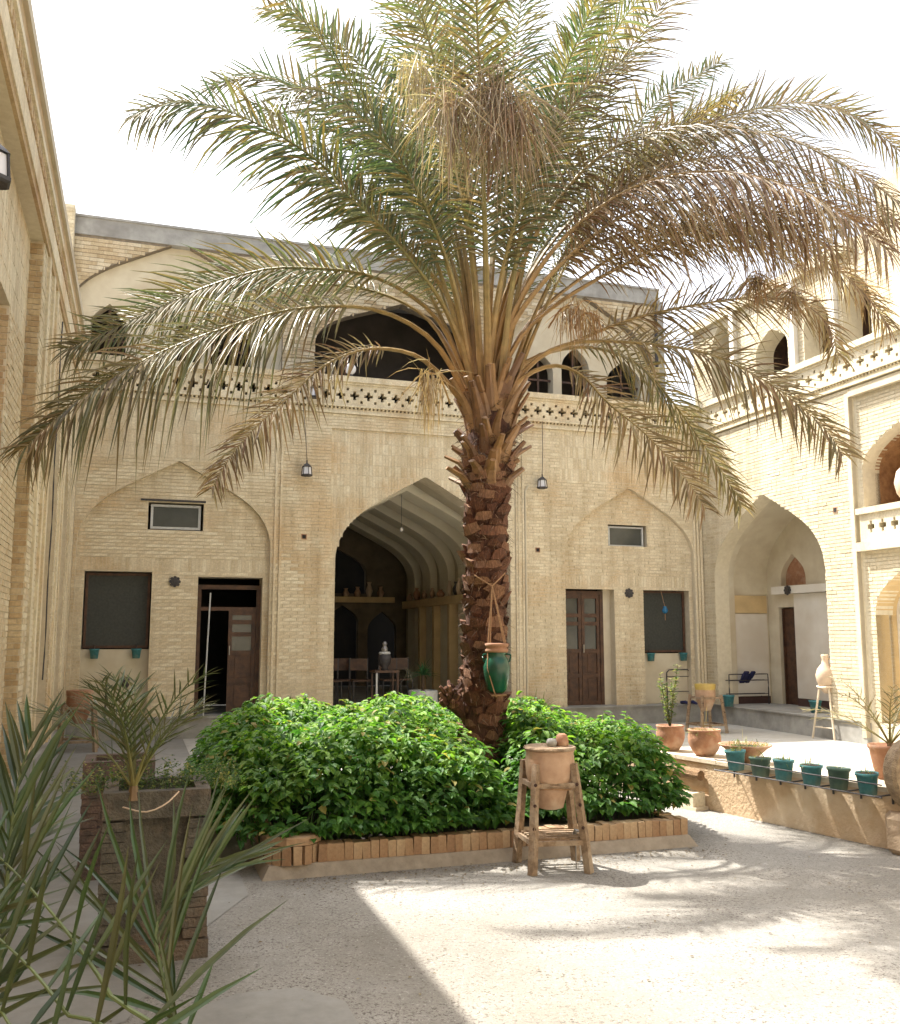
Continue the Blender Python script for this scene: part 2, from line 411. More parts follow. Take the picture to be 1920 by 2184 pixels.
class Bricks:
    """real bricks on a wall; whole ones near the camera become parts, the rest one joined part"""
    def __init__(s): s.full = []; s.cut = []
    def lay(s, m, s0, s1, z0, z1, holes, t, pitch=0.056, L=0.225, proud=0.009, vert=False, gap=0.009):
        if not vert:
            n = max(1, int(round((z1 - z0) / pitch))); p = (z1 - z0) / n
            for i in range(n):
                zl = z0 + i * p; zh = zl + p - gap; zm = (zl + zh) / 2
                off = (i % 2) * L * 0.5 + U(-0.02, 0.02)
                rm = solid_runs(s0, s1, zm, holes); rl_ = solid_runs(s0, s1, zl + 1e-4, holes); rh = solid_runs(s0, s1, zh - 1e-4, holes)
                ok3 = len(rm) == len(rl_) == len(rh)
                for ri, (a, b) in enumerate(rm):
                    aL, bL = rl_[ri] if ok3 else (a, b)
                    aH, bH = rh[ri] if ok3 else (a, b)
                    k = math.floor((a - s0 - off) / L)
                    while True:
                        x0 = s0 + off + k * L; x1 = x0 + L - 0.004; k += 1
                        if x0 >= b: break
                        c0, c1 = max(x0, a), min(x1, b) 
                        if c1 - c0 < 0.02: continue
                        fl_ = c1 - c0 > L - 0.0041 and x0 >= max(aL, aH) and x1 <= min(bL, bH)
                        sl = (max(x0, aL), min(x1, bL), max(x0, aH), min(x1, bH))
                        if sl[1] - sl[0] < 0.004 or sl[3] - sl[2] < 0.004: sl = (c0, c1, c0, c1)
                        (s.full if fl_ else s.cut).append((m, c0, c1, zl, zh, t, proud + U(-0.003, 0.004), sl))
        else:
            n = max(1, int(round((s1 - s0) / pitch))); p = (s1 - s0) / n
            for i in range(n):
                xl = s0 + i * p; xh = xl + p - 0.004; off = (i % 2) * 0.0
                k = 0
                while True:
                    za = z0 + k * L; zb = min(za + L - gap, z1); k += 1
                    if za >= z1 - 0.02: break
                    ok = True
                    for h in holes:
                        if h[1] < xh and h[2] > xl:
                            hz = (hole_z(h, max(xl, h[1]))[1] + hole_z(h, min(xh, h[2]))[1]) / 2; lo = hole_z(h, (xl + xh) / 2)[0]
                            if za < hz and zb > lo:
                                if zb > hz + 0.03: za = hz
                                else: ok = False
                    if ok and zb - za > 0.02: s.cut.append((m, xl, xh, za, zb, t, 0.005 + U(-0.002, 0.002), (xl, xh, xl, xh)))
    def emit(s, parent, mat, nmax=300):
        def dist(q):
            p = q[0]((q[1] + q[2]) / 2, q[5], (q[3] + q[4]) / 2); dd = (p - cam.location)
            if dd.y < 0.6 or abs(dd.x / dd.y) > 0.5 or not (-0.55 < (dd.z / dd.y - 0.13) < 0.56): return 1e6
            return dd.length
        s.full.sort(key=dist)
        near = [q for q in s.full[:nmax] if dist(q) < 1e5]; rest = s.full[len(near):] + s.cut
        mb = MB()
        for m, a, b, zl, zh, t, pr, sl in rest:
            mb.col(R()); f_, k_ = t + pr, t - 0.002
            mb.hexa([m(sl[0], f_, zl), m(sl[1], f_, zl), m(sl[1], k_, zl), m(sl[0], k_, zl), m(sl[2], f_, zh), m(sl[3], f_, zh), m(sl[3], k_, zh), m(sl[2], k_, zh)], skip=(4,))
        mb.build('brickwork', mat, parent, kind='stuff')
        if not near: return
        meshes = {}
        for q in near:
            m, a, b, zl, zh, t, pr, sl = q
            key = (round(b - a, 3), round(zh - zl, 3), int(R() * 8), m.__name__)
            if key not in meshes:
                c = MB(); c.col(U(0, 1)); base = m(0, 0, 0)
                c.mbox(lambda x, y, z: m(x, y, z) - base, 0, b - a, -0.002, pr, 0, zh - zl, skip=(4,))
                meshes[key] = c.mesh('brick', mat)
            o = bpy.data.objects.new('brick', meshes[key]); COL.objects.link(o)
            o.parent = parent; o.location = m(a, t, zl) - WORLDPOS[parent.name]

# ------------------------------------------------------------------ ground
FL = 0.33      # floor level of the porches
mb = MB(); mb.face([(-300, -300, 0), (300, -300, 0), (300, 300, 0), (-300, 300, 0)])
struct(mb.build('ground', M_ground))
mb = MB()
mb.face([room(0.01, 0.0, .004), room(1.75, 0.0, .004), room(1.75, 9.4, .004), room(1.35, 10.2, .004), room(1.05, 11.2, .004), room(0.01, 11.6, .004)])
struct(mb.build('path', M_path))
mb = MB()
mb.face([room(1.76, 0.0, .004), room(UR, 0.0, .004), room(UR, 12.5, .004), room(7.1, 12.5, .004), room(6.15, 7.0, .004), room(6.0, 5.4, .004), room(1.76, 5.4, .004)])
struct(mb.build('terrace', ground_mat('terrace_cement', (0.52, 0.51, 0.48), (0.43, 0.42, 0.39), False)))  # paler cement, with the sunlit white of this side put into the colour
mb = MB()
pts = [at(500 + q[0], 2184 + q[1], 1) for q in ((0, 0),)]
mb.face([(-1.12, 4.25, .008), (-0.95, 4.45, .008), (-0.70, 4.52, .008), (-0.46, 4.36, .008), (-0.38, 4.12, .008), (-0.36, 3.3, .008), (-1.3, 3.2, .008)])
o = mb.build('cement_patch', M_path); struct(o); tag(o, 'smooth grey cement patch in the paving', None)

# ------------------------------------------------------------------ facade building
fac = thing('courtyard_facade', 'pale brick courtyard facade with tall central arch and two blind arches, behind the palm', 'building', room(5.65, 0, 0))
BL = ('a', 0.07, 3.05, FL - 0.02, 3.0, 4.40); BM = ('a', 4.14, 7.32, FL, 2.82, 4.37); BR = ('a', 8.38, 11.10, FL - 0.02, 3.0, 4.36)
AZ = ('r', 4.04, 7.42, FL - 0.02, 5.12)
mb = MB()
slab(mb, mF, 0, UR, 0, 5.38, [BL, AZ, BR, ('r', 0, UR, -1, FL - 0.015)], 0, -0.22)
slab(mb, mF, 4.04, 7.42, FL, 5.12, [BM], -0.035, -0.5)
mb.mbox(mF, 0, 0.02, -0.5, -0.222, FL, 5.38)
mb.build('wall', M_mortar, fac)
HL = [('r', 0.20, 1.21, FL, 2.60), ('r', 1.92, 2.95, FL, 2.54), ('r', 1.11, 1.97, 3.28, 3.73)]
HR = [('r', 8.39, 9.42, FL, 2.46), ('r', 10.03, 11.02, FL, 2.46), ('r', 9.32, 10.14, 3.24, 3.67)]
mb = MB()
slab(mb, mF, 0.02, 3.12, FL, 4.5, HL, -0.10, -0.55)
mb.build('arch_panel', M_mortar, fac); mb = MB()
slab(mb, mF, 8.3, 11.2, FL, 4.5, HR, -0.10, -0.55)
mb.build('arch_panel', M_mortar, fac)
bk = Bricks()
bk.lay(mF, 0.02, 4.04, FL, 4.45, [BL], 0)
bk.lay(mF, 0.02, 3.15, 4.45, 5.38, [], 0, vert=True, L=0.21)
bk.lay(mF, 3.15, 4.04, 4.45, 5.38, [], 0)
bk.lay(mF, 7.42, UR, FL, 4.45, [BR], 0)
bk.lay(mF, 7.42, 8.3, 4.45, 5.38, [], 0)
bk.lay(mF, 8.3, UR, 4.45, 5.38, [], 0, vert=True, L=0.21)
bk.lay(mF, 4.04, 7.42, 5.12, 5.38, [], 0)
bk.lay(mF, 4.04, 7.42, FL, 3.0, [BM], -0.035)
bk.lay(mF, 4.04, 7.42, 3.0, 5.12, [BM], -0.035, vert=True, L=0.19)
bk.lay(mF, 0.02, 3.12, FL, 2.62, HL + [('a', -9, -8, 0, 1, 2)], -0.10)
bk.lay(mF, 0.07, 3.05, 2.62, 2.83, [], -0.10, vert=True, L=0.21)
bk.lay(mF, 0.07, 3.05, 2.83, 4.45, HL, -0.10)
bk.lay(mF, 8.38, 11.1, FL, 2.5, HR, -0.10)
bk.lay(mF, 8.38, 11.1, 2.5, 2.71, [], -0.10, vert=True, L=0.21)
bk.lay(mF, 8.38, 11.1, 2.71, 4.45, HR, -0.10)
bk.emit(fac, M_brick, 300)
# slim pilaster strips
mb = MB(); mb.col(0.7)
for s in (3.10, 3.19):
    mb.mbox(mF, s, s + 0.035, 0.0, 0.035, FL, 5.3)
for s in (7.46, 7.54): mb.mbox(mF, s, s + 0.03, 0.0, 0.03, FL, 5.3)
for s in (11.08, 11.15, 11.22): mb.mbox(mF, s, s + 0.04, 0.0, 0.04, FL, 5.3)
mb.explode('pilaster_strip', M_brick, fac)
# platform under the facade with its riser
mb = MB(); mb.mbox(mF, 0.0, UR, -8.6, 0.12, 0, FL - 0.02)
mb.mbox(mF, 0.0, UR, -0.5, 0.15, FL - 0.02, FL)
mb.build('step', M_conc, fac)
# cornice and parapet
def parapet(m, s0, s1, parent, bmat, mmat, zo=0.0, per=0.246):
    mb = MB(); mb.col(0.8)
    mb.mbox(m, s0, s1, -0.1, 0.05, 5.38 + zo, 5.42 + zo)
    mb.mbox(m, s0, s1, -0.1, 0.015, 5.42 + zo, 5.47 + zo)
    mb.mbox(m, s0, s1, -0.1, 0.06, 5.50 + zo, 5.53 + zo)
    mb.build('cornice', bmat, parent)
    d = MB()
    x = s0
    while x < s1 - 0.03:
        d.col(R()); d.mbox(m, x, x + 0.035, -0.08, 0.035, 5.47 + zo, 5.50 + zo); x += 0.07
    d.build('dentil_row', bmat, parent, kind='stuff')
    holes = []
    n = int((s1 - s0 - 0.1) / per)
    st = s0 + ((s1 - s0) - n * per) / 2
    c = 5.715 + zo; k = 0.052
    for i in range(n):
        x = st + (i + 0.5) * per
        holes += [('r', x - k / 2, x + k / 2, c - 1.5 * k, c + 1.5 * k), ('r', x - 1.5 * k, x - k / 2, c - k / 2, c + k / 2), ('r', x + k / 2, x + 1.5 * k, c - k / 2, c + k / 2)]
        x += per / 2
        holes += [('r', x - 0.022, x + 0.022, c + 0.085, c + 0.135), ('r', x - 0.022, x + 0.022, c - 0.135, c - 0.085)]
    mb = MB(); mb.col(0.75)
    slab(mb, m, s0, s1, 5.53 + zo, 5.90 + zo, holes, 0.012, -0.13)
    mb.build('pierced_panel', bmat, parent)
    mb = MB(); mb.mbox(m, s0, s1, -0.20, -0.132, 5.40 + zo, 5.90 + zo); mb.build('panel_backing', M_dark, parent)
    mb = MB(); mb.col(0.8)
    mb.mbox(m, s0, s1, -0.2, 0.035, 5.90 + zo, 5.94 + zo); mb.mbox(m, s0, s1, -0.22, 0.075, 5.94 + zo, 6.04 + zo)
    mb.build('coping', bmat, parent)
parapet(mF, 0.02, UR, fac, M_brick, M_mortar)
# gallery floor and upper storey
UP = -1.3
mb = MB(); mb.mbox(mF, 0, UR + 0.5, -4, -0.23, 5.2, 5.36); mb.build('gallery_floor', M_conc, fac)
UH = [('a', 0.03, 0.62, 5.36, 7.0, 7.40), ('r', 1.45, 1.88, 5.36, 7.2), ('a', 2.08, 2.80, 5.36, 6.9, 7.35)]
UM = [('a', 3.95, 7.30, 5.36, 7.0, 7.95)]
UR_ = [('a', 8.30, 8.86, 5.36, 6.9, 7.32), ('a', 9.05, 9.68, 5.36, 7.0, 7.50), ('a', 10.08, 10.88, 5.36, 6.8, 7.30)]
bigL = ('a', -0.35, 3.35, 5.36, 7.25, 8.47); bigR = ('a', 7.75, 11.05, 5.36, 7.05, 8.64)
mb = MB()
slab(mb, mF, -0.4, 11.25, 5.36, 8.72, [('a', -0.38, 3.35, 5.36, 7.05, 8.64), bigR] + UM, UP, UP - 0.25)
mb.build('upper_wall', M_upmortar, fac)
mb = MB()
slab(mb, mF, -0.4, 3.4, 5.36, 8.7, UH, UP - 0.14, UP - 0.4)
mb.build('upper_arch_panel', M_plaster, fac); mb = MB()
slab(mb, mF, 7.7, 11.2, 5.36, 8.7, UR_, UP - 0.14, UP - 0.4)
mb.build('upper_arch_panel', M_plaster, fac)
bu = Bricks()
bu.lay(mF, -0.4, 11.25, 5.9, 8.52, [('a', -0.38, 3.35, 5.36, 7.05, 8.64), bigR] + UM, UP, pitch=0.07, L=0.24)
bu.emit(fac, M_upbrick, 0)
mb = MB(); mb.mbox(mF, -0.3, 11.27, UP - 0.6, UP + 0.03, 8.56, 8.87); mb.mbox(mF, -0.3, 11.27, UP - 0.6, UP + 0.06, 8.87, 8.91)
mb.build('roof_fascia', M_fascia, fac)
mb = MB(); mb.mbox(mF, -0.3, 11.27, -9.2, UP - 0.4, 8.5, 8.7); mb.mbox(mF, -0.3, 11.27, -9.4, -9.2, 0, 8.7); mb.mbox(mF, -0.5, -0.3, -9.2, UP-0.1, 5.3, 8.7); mb.mbox(mF, 11.27, 11.45, -9.2, UP - 0.1, 5.3, 8.7)
mb.explode('roof', M_fascia, fac)
# rooms behind the upper openings
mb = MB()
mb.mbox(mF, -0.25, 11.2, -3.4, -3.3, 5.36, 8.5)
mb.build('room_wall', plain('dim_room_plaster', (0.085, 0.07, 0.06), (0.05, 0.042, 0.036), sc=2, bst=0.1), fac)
mb = MB()
for a, b in ((0.03, 0.62), (2.08, 2.80), (8.30, 8.86), (9.05, 9.68), (10.08, 10.88)):
    c = (a + b) / 2
    mb.mbox(mF, c - 0.02, c + 0.02, UP - 0.30, UP - 0.26, 5.4, 7.45 if a != 9.05 else 7.45)
    mb.mbox(mF, a, b, UP - 0.30, UP - 0.26, 6.75, 6.79)
mb.explode('window_frame', M_wood, fac)
# main porch vault
def tunnel(mb, m, a, b, fl, sp, ap, t0, t1, n=18):
    c = (a + b) / 2; w = (b - a) / 2
    pr = [(a, fl), (a, sp)] + [(c - w * math.cos(math.pi / 2 * k / n), sp + (ap - sp) * arch_y(math.cos(math.pi / 2 * k / n))) for k in range(1, n)] + [(c, ap)]
    pr += [(2 * c - x, z) for x, z in reversed(pr[:-1])]
    for (x0, z0), (x1, z1) in zip(pr[:-1], pr[1:]):
        mb.face([m(x0, t0, z0), m(x1, t0, z1), m(x1, t1, z1), m(x0, t1, z0)])
    return pr
def ring(mb, m, p1, p2, t):
    for i in range(len(p1) - 1):
        mb.face([m(p1[i][0], t, p1[i][1]), m(p1[i + 1][0], t, p1[i + 1][1]), m(p2[i + 1][0], t, p2[i + 1][1]), m(p2[i][0], t, p2[i][1])])
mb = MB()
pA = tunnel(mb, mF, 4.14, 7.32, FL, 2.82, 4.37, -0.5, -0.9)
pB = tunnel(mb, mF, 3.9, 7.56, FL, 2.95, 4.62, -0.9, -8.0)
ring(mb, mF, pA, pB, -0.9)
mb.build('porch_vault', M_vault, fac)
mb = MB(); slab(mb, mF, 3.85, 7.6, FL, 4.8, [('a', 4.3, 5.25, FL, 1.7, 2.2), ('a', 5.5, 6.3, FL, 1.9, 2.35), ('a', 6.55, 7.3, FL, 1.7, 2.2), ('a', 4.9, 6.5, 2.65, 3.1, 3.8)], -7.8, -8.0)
mb.build('porch_back_wall', plain('shade_dark_plaster', (0.17, 0.13, 0.085), (0.10, 0.08, 0.055), sc=3, bst=0.2), fac)  # plaster darkened: the shade deep in the porch is put into its colour
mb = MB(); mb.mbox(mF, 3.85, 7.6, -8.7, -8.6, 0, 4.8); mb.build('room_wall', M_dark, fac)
for k in range(5):
    t = -1.25 - k * 1.3; rb = MB()
    p1 = tunnel(rb, mF, 4.06, 7.40, FL, 2.86, 4.30, t, t - 0.62)
    q = MB(); p2 = tunnel(q, mF, 3.9, 7.56, FL, 2.95, 4.62, t, t - 0.4)
    ring(rb, mF, p1, p2, t); ring(rb, mF, p1, p2, t - 0.62)
    rb.build('vault_rib', M_rib, fac)
mb = MB()
mb.mbox(mF, 3.92, 4.25, -6.9, -1.1, 2.25, 2.42); mb.mbox(mF, 7.2, 7.55, -6.9, -1.1, 2.25, 2.42)
mb.mbox(mF, 4.3, 7.2, -7.79, -7.6, 2.42, 2.56)
for t in (-2.2, -3.3, -4.4, -5.5):
    mb.mbox(mF, 7.25, 7.55, t - 0.15, t, FL, 2.25)
    mb.mbox(mF, 3.92, 4.2, t - 0.15, t, FL, 2.25)
mb.explode('porch_shelf', M_ochre, fac)
mb = MB()
for t in (-2.2, -3.3, -4.4): mb.mbox(mF, 7.50, 7.54, t - 0.95, t - 0.16, FL, 2.1)
mb.explode('niche', M_dark, fac)
# things standing on the porch shelf (dark vases)
for i, (t, h) in enumerate(((-1.6, 0.26), (-2.1, 0.34), (-2.6, 0.22), (-3.1, 0.30))):
    p = mF(7.33, t, 2.42); mb = MB()
    mb.lathe(p, [(0.03, 0), (0.07, h * 0.3), (0.08, h * 0.5), (0.035, h * 0.8), (0.05, h)], 12)
    o = mb.build('vase', M_iron, origin=p, smooth=True)
    tag(o, 'dark vase on the shelf inside the central arch, ' + ['nearest', 'second', 'third', 'farthest'][i] + ' from the opening', 'vase', 'vases on the porch shelf')
for i in range(9):
    t = -1.35 - i * 0.62; h = U(.16, .36); p = mF(7.30, t - .25, 2.42); mb = MB(); r = U(.05, .09)
    mb.lathe(p, [(r * .5, 0), (r, h * .35), (r * .9, h * .6), (r * .4, h * .85), (r * .55, h)], 12)
    o = mb.build('shelf_jar', random.choice([M_jar, M_terra, M_paleclay]), origin=p, smooth=True); tag(o, None, 'jar', 'clay jars along the shelf inside the central arch')
    o['label'] = 'clay jar on the side shelf in the central arch, ' + ['nearest the opening', 'second from the opening', 'third from the opening', 'fourth from the opening', 'middle one', 'fourth from the far end', 'third from the far end', 'second from the far end', 'at the far end'][i]
for i in range(4):
    p = mF(5.95 + i * .30, -7.68, 2.56); h = U(.2, .4); mb = MB(); mb.lathe(p, [(.05, 0), (.09, h * .4), (.04, h * .8), (.06, h)], 12)
    o = mb.build('shelf_jar', random.choice([M_jar, M_paleclay]), origin=p, smooth=True); tag(o, ['leftmost', 'second from left', 'third from left', 'rightmost'][i] + ' of the four jars on the far back shelf of the central arch', 'jar', 'pale jars on the back shelf')
# doors & windows of the ground floor
def window(name, s0, s1, z0, z1, t, parent, fw=0.035, fm=None, pm=None, mull=0, cross=0):
    f = MB(); m = mF
    f.mbox(m, s0, s0 + fw, t, t + 0.04, z0, z1); f.mbox(m, s1 - fw, s1, t, t + 0.04, z0, z1)
    f.mbox(m, s0 + fw, s1 - fw, t, t + 0.04, z0, z0 + fw); f.mbox(m, s0 + fw, s1 - fw, t, t + 0.04, z1 - fw, z1)
    for k in range(mull):
        x = s0 + (s1 - s0) * (k + 1) / (mull + 1); f.mbox(m, x - 0.012, x + 0.012, t, t + 0.035, z0 + fw, z1 - fw)
    w = f.build('window', fm or M_wood, parent)
    p = MB(); p.mbox(m, s0 + fw, s1 - fw, t + 0.008, t + 0.014, z0 + fw, z1 - fw)
    p.build('screen' if pm is M_screen else 'pane', pm or M_glass, w)
    return w
window('w', 0.22, 1.19, 1.40, 2.58, -0.28, fac, 0.04, M_wood, M_screen)
window('w', 10.05, 11.00, 1.28, 2.44, -0.28, fac, 0.04, M_wood, M_screen)
window('w', 1.15, 1.93, 3.30, 3.70, -0.20, fac, 0.038, M_alu, M_glass)
window('w', 9.36, 10.10, 3.26, 3.64, -0.20, fac, 0.03, M_alu, M_glass)
mb = MB(); mb.mbox(mF, 0.99, 2.0, -0.12, -0.06, 3.74, 3.77); mb.build('lintel', M_iron, fac)
mb = MB()
for a, b, z in ((0.20, 1.21, 1.38), (10.03, 11.02, 1.26)): mb.mbox(mF, a, b, -0.5, -0.24, FL, z)
mb.explode('niche_infill', M_plaster, fac)
def door(s0, s1, z1, open_left):
    t = -0.34
    f = MB(); f.mbox(mF, s0, s0 + 0.07, t, t + 0.06, FL, z1); f.mbox(mF, s1 - 0.07, s1, t, t + 0.06, FL, z1)
    f.mbox(mF, s0 + 0.07, s1 - 0.07, t, t + 0.06, z1 - 0.07, z1)
    if open_left: f.mbox(mF, s0 + 0.07, s1 - 0.07, t, t + 0.05, z1 - 0.42, z1 - 0.36)
    d = f.build('door', M_wood, fac)
    mid = (s0 + s1) / 2
    leaves = [(mid, s1 - 0.07)] if open_left else [(s0 + 0.07, mid), (mid, s1 - 0.07)]
    for a, b in leaves:
        l = MB(); a += 0.004; b -= 0.004; top = z1 - (0.42 if open_left else 0.07)
        l.mbox(mF, a, a + 0.06, t, t + 0.045, FL, top); l.mbox(mF, b - 0.06, b, t, t + 0.045, FL, top)
        zz = [FL, FL + 0.55, FL + 1.05, FL + 1.12, top - 0.5, top - 0.07]
        for z in (FL, FL + 0.50, FL + 0.95, FL + 1.45, top - 0.42, top - 0.07): l.mbox(mF, a + 0.06, b - 0.06, t, t + 0.045, z, z + 0.07)
        l.mbox(mF, a + 0.06, b - 0.06, t + 0.005, t + 0.02, FL, FL + 0.98)
        l.mbox(mF, a + 0.12, b - 0.12, t + 0.02, t + 0.032, FL + 0.12, FL + 0.46); l.mbox(mF, a + 0.12, b - 0.12, t + 0.02, t + 0.032, FL + 0.6, FL + 0.92)
        l.build('door_leaf', M_wood, d)
        g = MB(); g.mbox(mF, a + 0.06, b - 0.06, t + 0.006, t + 0.014, FL + 1.0, top - 0.05); g.build('glass', M_glass, d)
    h = MB(); h.mbox(mF, mid + 0.02, mid + 0.035, t + 0.045, t + 0.08, FL + 0.95, FL + 1.1); h.build('handle', M_steel, d)
door(1.92, 2.95, 2.42, True); door(8.39, 9.28, 2.42, False)
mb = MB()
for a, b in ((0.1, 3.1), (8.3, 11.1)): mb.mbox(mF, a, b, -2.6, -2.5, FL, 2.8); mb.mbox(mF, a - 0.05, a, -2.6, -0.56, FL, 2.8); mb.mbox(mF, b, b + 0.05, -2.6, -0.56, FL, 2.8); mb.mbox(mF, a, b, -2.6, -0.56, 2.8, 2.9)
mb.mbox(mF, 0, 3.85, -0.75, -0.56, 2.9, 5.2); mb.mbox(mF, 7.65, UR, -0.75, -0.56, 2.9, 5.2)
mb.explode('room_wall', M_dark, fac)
mb = MB(); mb.mbox(mF, 9.28, 9.42, -0.5, -0.28, FL, 2.46); mb.build('door_jamb', M_plaster, fac)

# small fittings on the facade
def vent(m, s, z, lab):
    p = m(s, 0.01, z); mb = MB(); mb.mbox(m, s - 0.045, s + 0.045, -0.0, 0.016, z - 0.045, z + 0.045)
    r = mb.build('wall_vent', M_terra, origin=p)
    tag(r, lab, 'vent')
    q = MB(); q.mbox(m, s - 0.03, s + 0.03, 0.016, 0.02, z - 0.03, z + 0.03); q.build('grille', M_dark, r)
vent(mF, 3.60, 3.23, 'small square vent in the brick pier left of the central arch')
vent(mF, 7.84, 3.13, 'small square vent in the brick pier right of the palm trunk')
vent(mRt, 3.68, 3.54, 'small square vent high on the sunlit right wall')
def medallion(m, s, z, t, lab):
    p = m(s, t, z); mb = MB()
    X = (m(1, 0, 0) - m(0, 0, 0)); N = (m(0, 1, 0) - m(0, 0, 0)); Z = Vector((0, 0, 1))
    for k in range(8):
        a = k * math.pi / 4
        c = p + (X * math.cos(a) + Z * math.sin(a)) * 0.065 + N * 0.015
        ring_ = [c + (X * math.cos(b) + Z * math.sin(b)) * 0.028 for b in [i * math.pi / 3 for i in range(6)]]
        mb.poly([q for q in ring_] + [q + N * 0.02 for q in ring_], [tuple(range(6, 12))] + [(i, (i + 1) % 6, 6 + (i + 1) % 6, 6 + i) for i in range(6)])
    ring_ = [p + (X * math.cos(b) + Z * math.sin(b)) * 0.05 for b in [i * math.pi / 6 for i in range(12)]]
    mb.poly(ring_ + [q + N * 0.045 for q in ring_], [tuple(range(12, 24))] + [(i, (i + 1) % 12, 12 + (i + 1) % 12, 12 + i) for i in range(12)])
    o = mb.build('flower_medallion', M_iron, origin=p); tag(o, lab, 'wall ornament')
medallion(mF, 1.56, 2.45, -0.09, 'dark eight-petal medallion between the left window and the open door')
medallion(mF, 9.72, 2.38, -0.09, 'dark eight-petal medallion between the right double door and the window')

# ------------------------------------------------------------------ right wing
rw = thing('right_wing', 'sunlit right wing with pierced parapet, pointed porch arch and arched niche', 'building', room(UR, 3, 0))
BI = ('a', 0.36, 3.38, FL - 0.02, 2.60, 4.06)
NI = ('a', 4.22, 5.75, 3.49, 4.05, 4.68)       # jar niche
LO = ('a', 4.32, 6.3, FL, 1.9, 2.72)
RE = 8.4
mb = MB()
slab(mb, mRt, 0, RE, 0, 5.38, [BI, ('r', 4.10, 6.6, -1, 5.28), ('r', 0, 4.1, -1, FL - 0.015)], 0, -0.3)
slab(mb, mRt, 4.10, 6.6, 0.0, 5.38, [NI, LO], -0.302, -0.38)
mb.build('wall', M_wmortar, rw)
mb = MB()
slab(mb, mRt, 4.10, 6.6, 0.0, 5.28, [NI, LO, ('r', 4.2, 6.6, 2.85, 3.49)], -0.07, -0.3)
mb.build('bay_panel', M_wmortar, rw)
br = Bricks()
br.lay(mRt, 0.02, 4.10, FL, 5.38, [BI], 0)
br.lay(mRt, 6.6, RE, FL, 5.38, [], 0)
br.lay(mRt, 4.17, 6.58, 3.49, 5.26, [NI], -0.07)
br.lay(mRt, 4.17, 6.58, FL, 2.85, [LO], -0.07)
br.emit(rw, M_wbrick, 300)
mb = MB(); mb.col(0.6)
mb.mbox(mRt, 4.02, 4.10, -0.05, 0.03, 0.1, 5.30); mb.mbox(mRt, 4.10, 6.6, -0.05, 0.03, 5.24, 5.32)
mb.build('frame_moulding', M_terra if False else M_plaster, rw)
# niche interior
mb = MB()
mb.mbox(mRt, 4.1, 5.9, -1.0, -0.9, 3.3, 4.9); mb.mbox(mRt, 4.1, 5.9, -1.0, -0.3, 3.3, 3.45)
tunnel(mb, mRt, 4.22, 5.75, 3.49, 4.05, 4.68, -0.3, -1.0)
mb.build('niche', M_rawbrick if False else plain('niche_brick', (0.40, 0.22, 0.10), (0.24, 0.12, 0.055), sc=10, bst=0.5), rw)
# lower recess
mb = MB(); tunnel(mb, mRt, 4.32, 6.3, FL, 1.9, 2.72, -0.07, -0.45); mb.build('recess_reveal', M_ochre, rw)
mb = MB(); mb.mbox(mRt, 4.1, 6.5, -0.55, -0.45, 0, 2.9); mb.build('recess_back', M_white, rw)
# little balcony front
mb = MB(); mb.col(0.8)
holes = []
for i in range(9):
    x = 4.42 + i * 0.23; k = 0.045; c = 3.20
    holes += [('r', x - k / 2, x + k / 2, c - 2 * k, c + 2 * k), ('r', x - 1.5 * k, x - k / 2, c - k * .8, c + k * .8), ('r', x + k / 2, x + 1.5 * k, c - k * .8, c + k * .8)]
slab(mb, mRt, 4.2, 6.58, 2.98, 3.40, holes, 0.02, -0.12)
mb.mbox(mRt, 4.16, 6.6, -0.3, 0.06, 3.40, 3.49); mb.mbox(mRt, 4.12, 6.6, -0.3, 0.05, 2.85, 2.98)
mb.build('balcony_front', M_wbrick, rw)
mb = MB(); mb.mbox(mRt, 4.2, 6.58, -0.2, -0.122, 2.98, 3.40); mb.build('panel_backing', M_dark, rw)
# porch of the right wing
mb = MB()
pa = tunnel(mb, mRt, 0.36, 3.38, FL, 2.60, 4.06, -0.3, -0.42)
pb = tunnel(mb, mRt, 0.30, 3.7, FL, 2.62, 4.2, -0.42, -1.7)
ring(mb, mRt, pa, pb, -0.42)
mb.build('porch_vault', M_plaster, rw)
mb = MB()
DH = [('r', 0.62, 1.08, FL, 2.12), ('a', 0.72, 1.42, 2.52, 2.62, 3.1), ('r', 2.15, 3.0, 0.9, 2.0)]
slab(mb, mRt, 0.25, 3.75, FL, 4.3, DH, -1.2, -1.35)
mb.mbox(mRt, 0.3, 3.7, -1.8, -1.7, 0, 4.3)
mb.build('porch_back_wall', M_plaster, rw)
mb = MB(); mb.mbox(mRt, 1.10, 2.1, -1.2, -1.17, FL + 0.14, 2.35); mb.mbox(mRt, 0.305, 0.33, -1.15, -0.43, FL + 0.14, 2.0); mb.explode('white_panel', M_white, rw)
mb = MB(); mb.mbox(mRt, 0.305, 0.335, -1.15, -0.43, 2.02, 2.35); mb.mbox(mRt, 2.1, 3.4, -1.2, -1.16, 2.02, 2.35); mb.explode('ochre_band', M_ochre, rw)
mb = MB(); mb.mbox(mRt, 0.62, 3.4, -1.2, -1.05, 2.36, 2.50); mb.build('shelf', M_white, rw)
mb = MB(); mb.mbox(mRt, 1.1, 3.4, -1.2, -1.165, FL, FL + 0.13); mb.mbox(mRt, 0.305, 0.34, -1.15, -0.3, FL, FL + 0.13); mb.build('skirting', plain('skirting', (0.07, 0.035, 0.03), sc=8, bst=0.1), rw)
mb = MB(); mb.mbox(mRt, 0.64, 1.06, -1.33, -1.28, FL, 2.10); mb.mbox(mRt, 0.66, 0.68, -1.28, -1.24, FL, 2.1); mb.build('door', M_wood, rw)
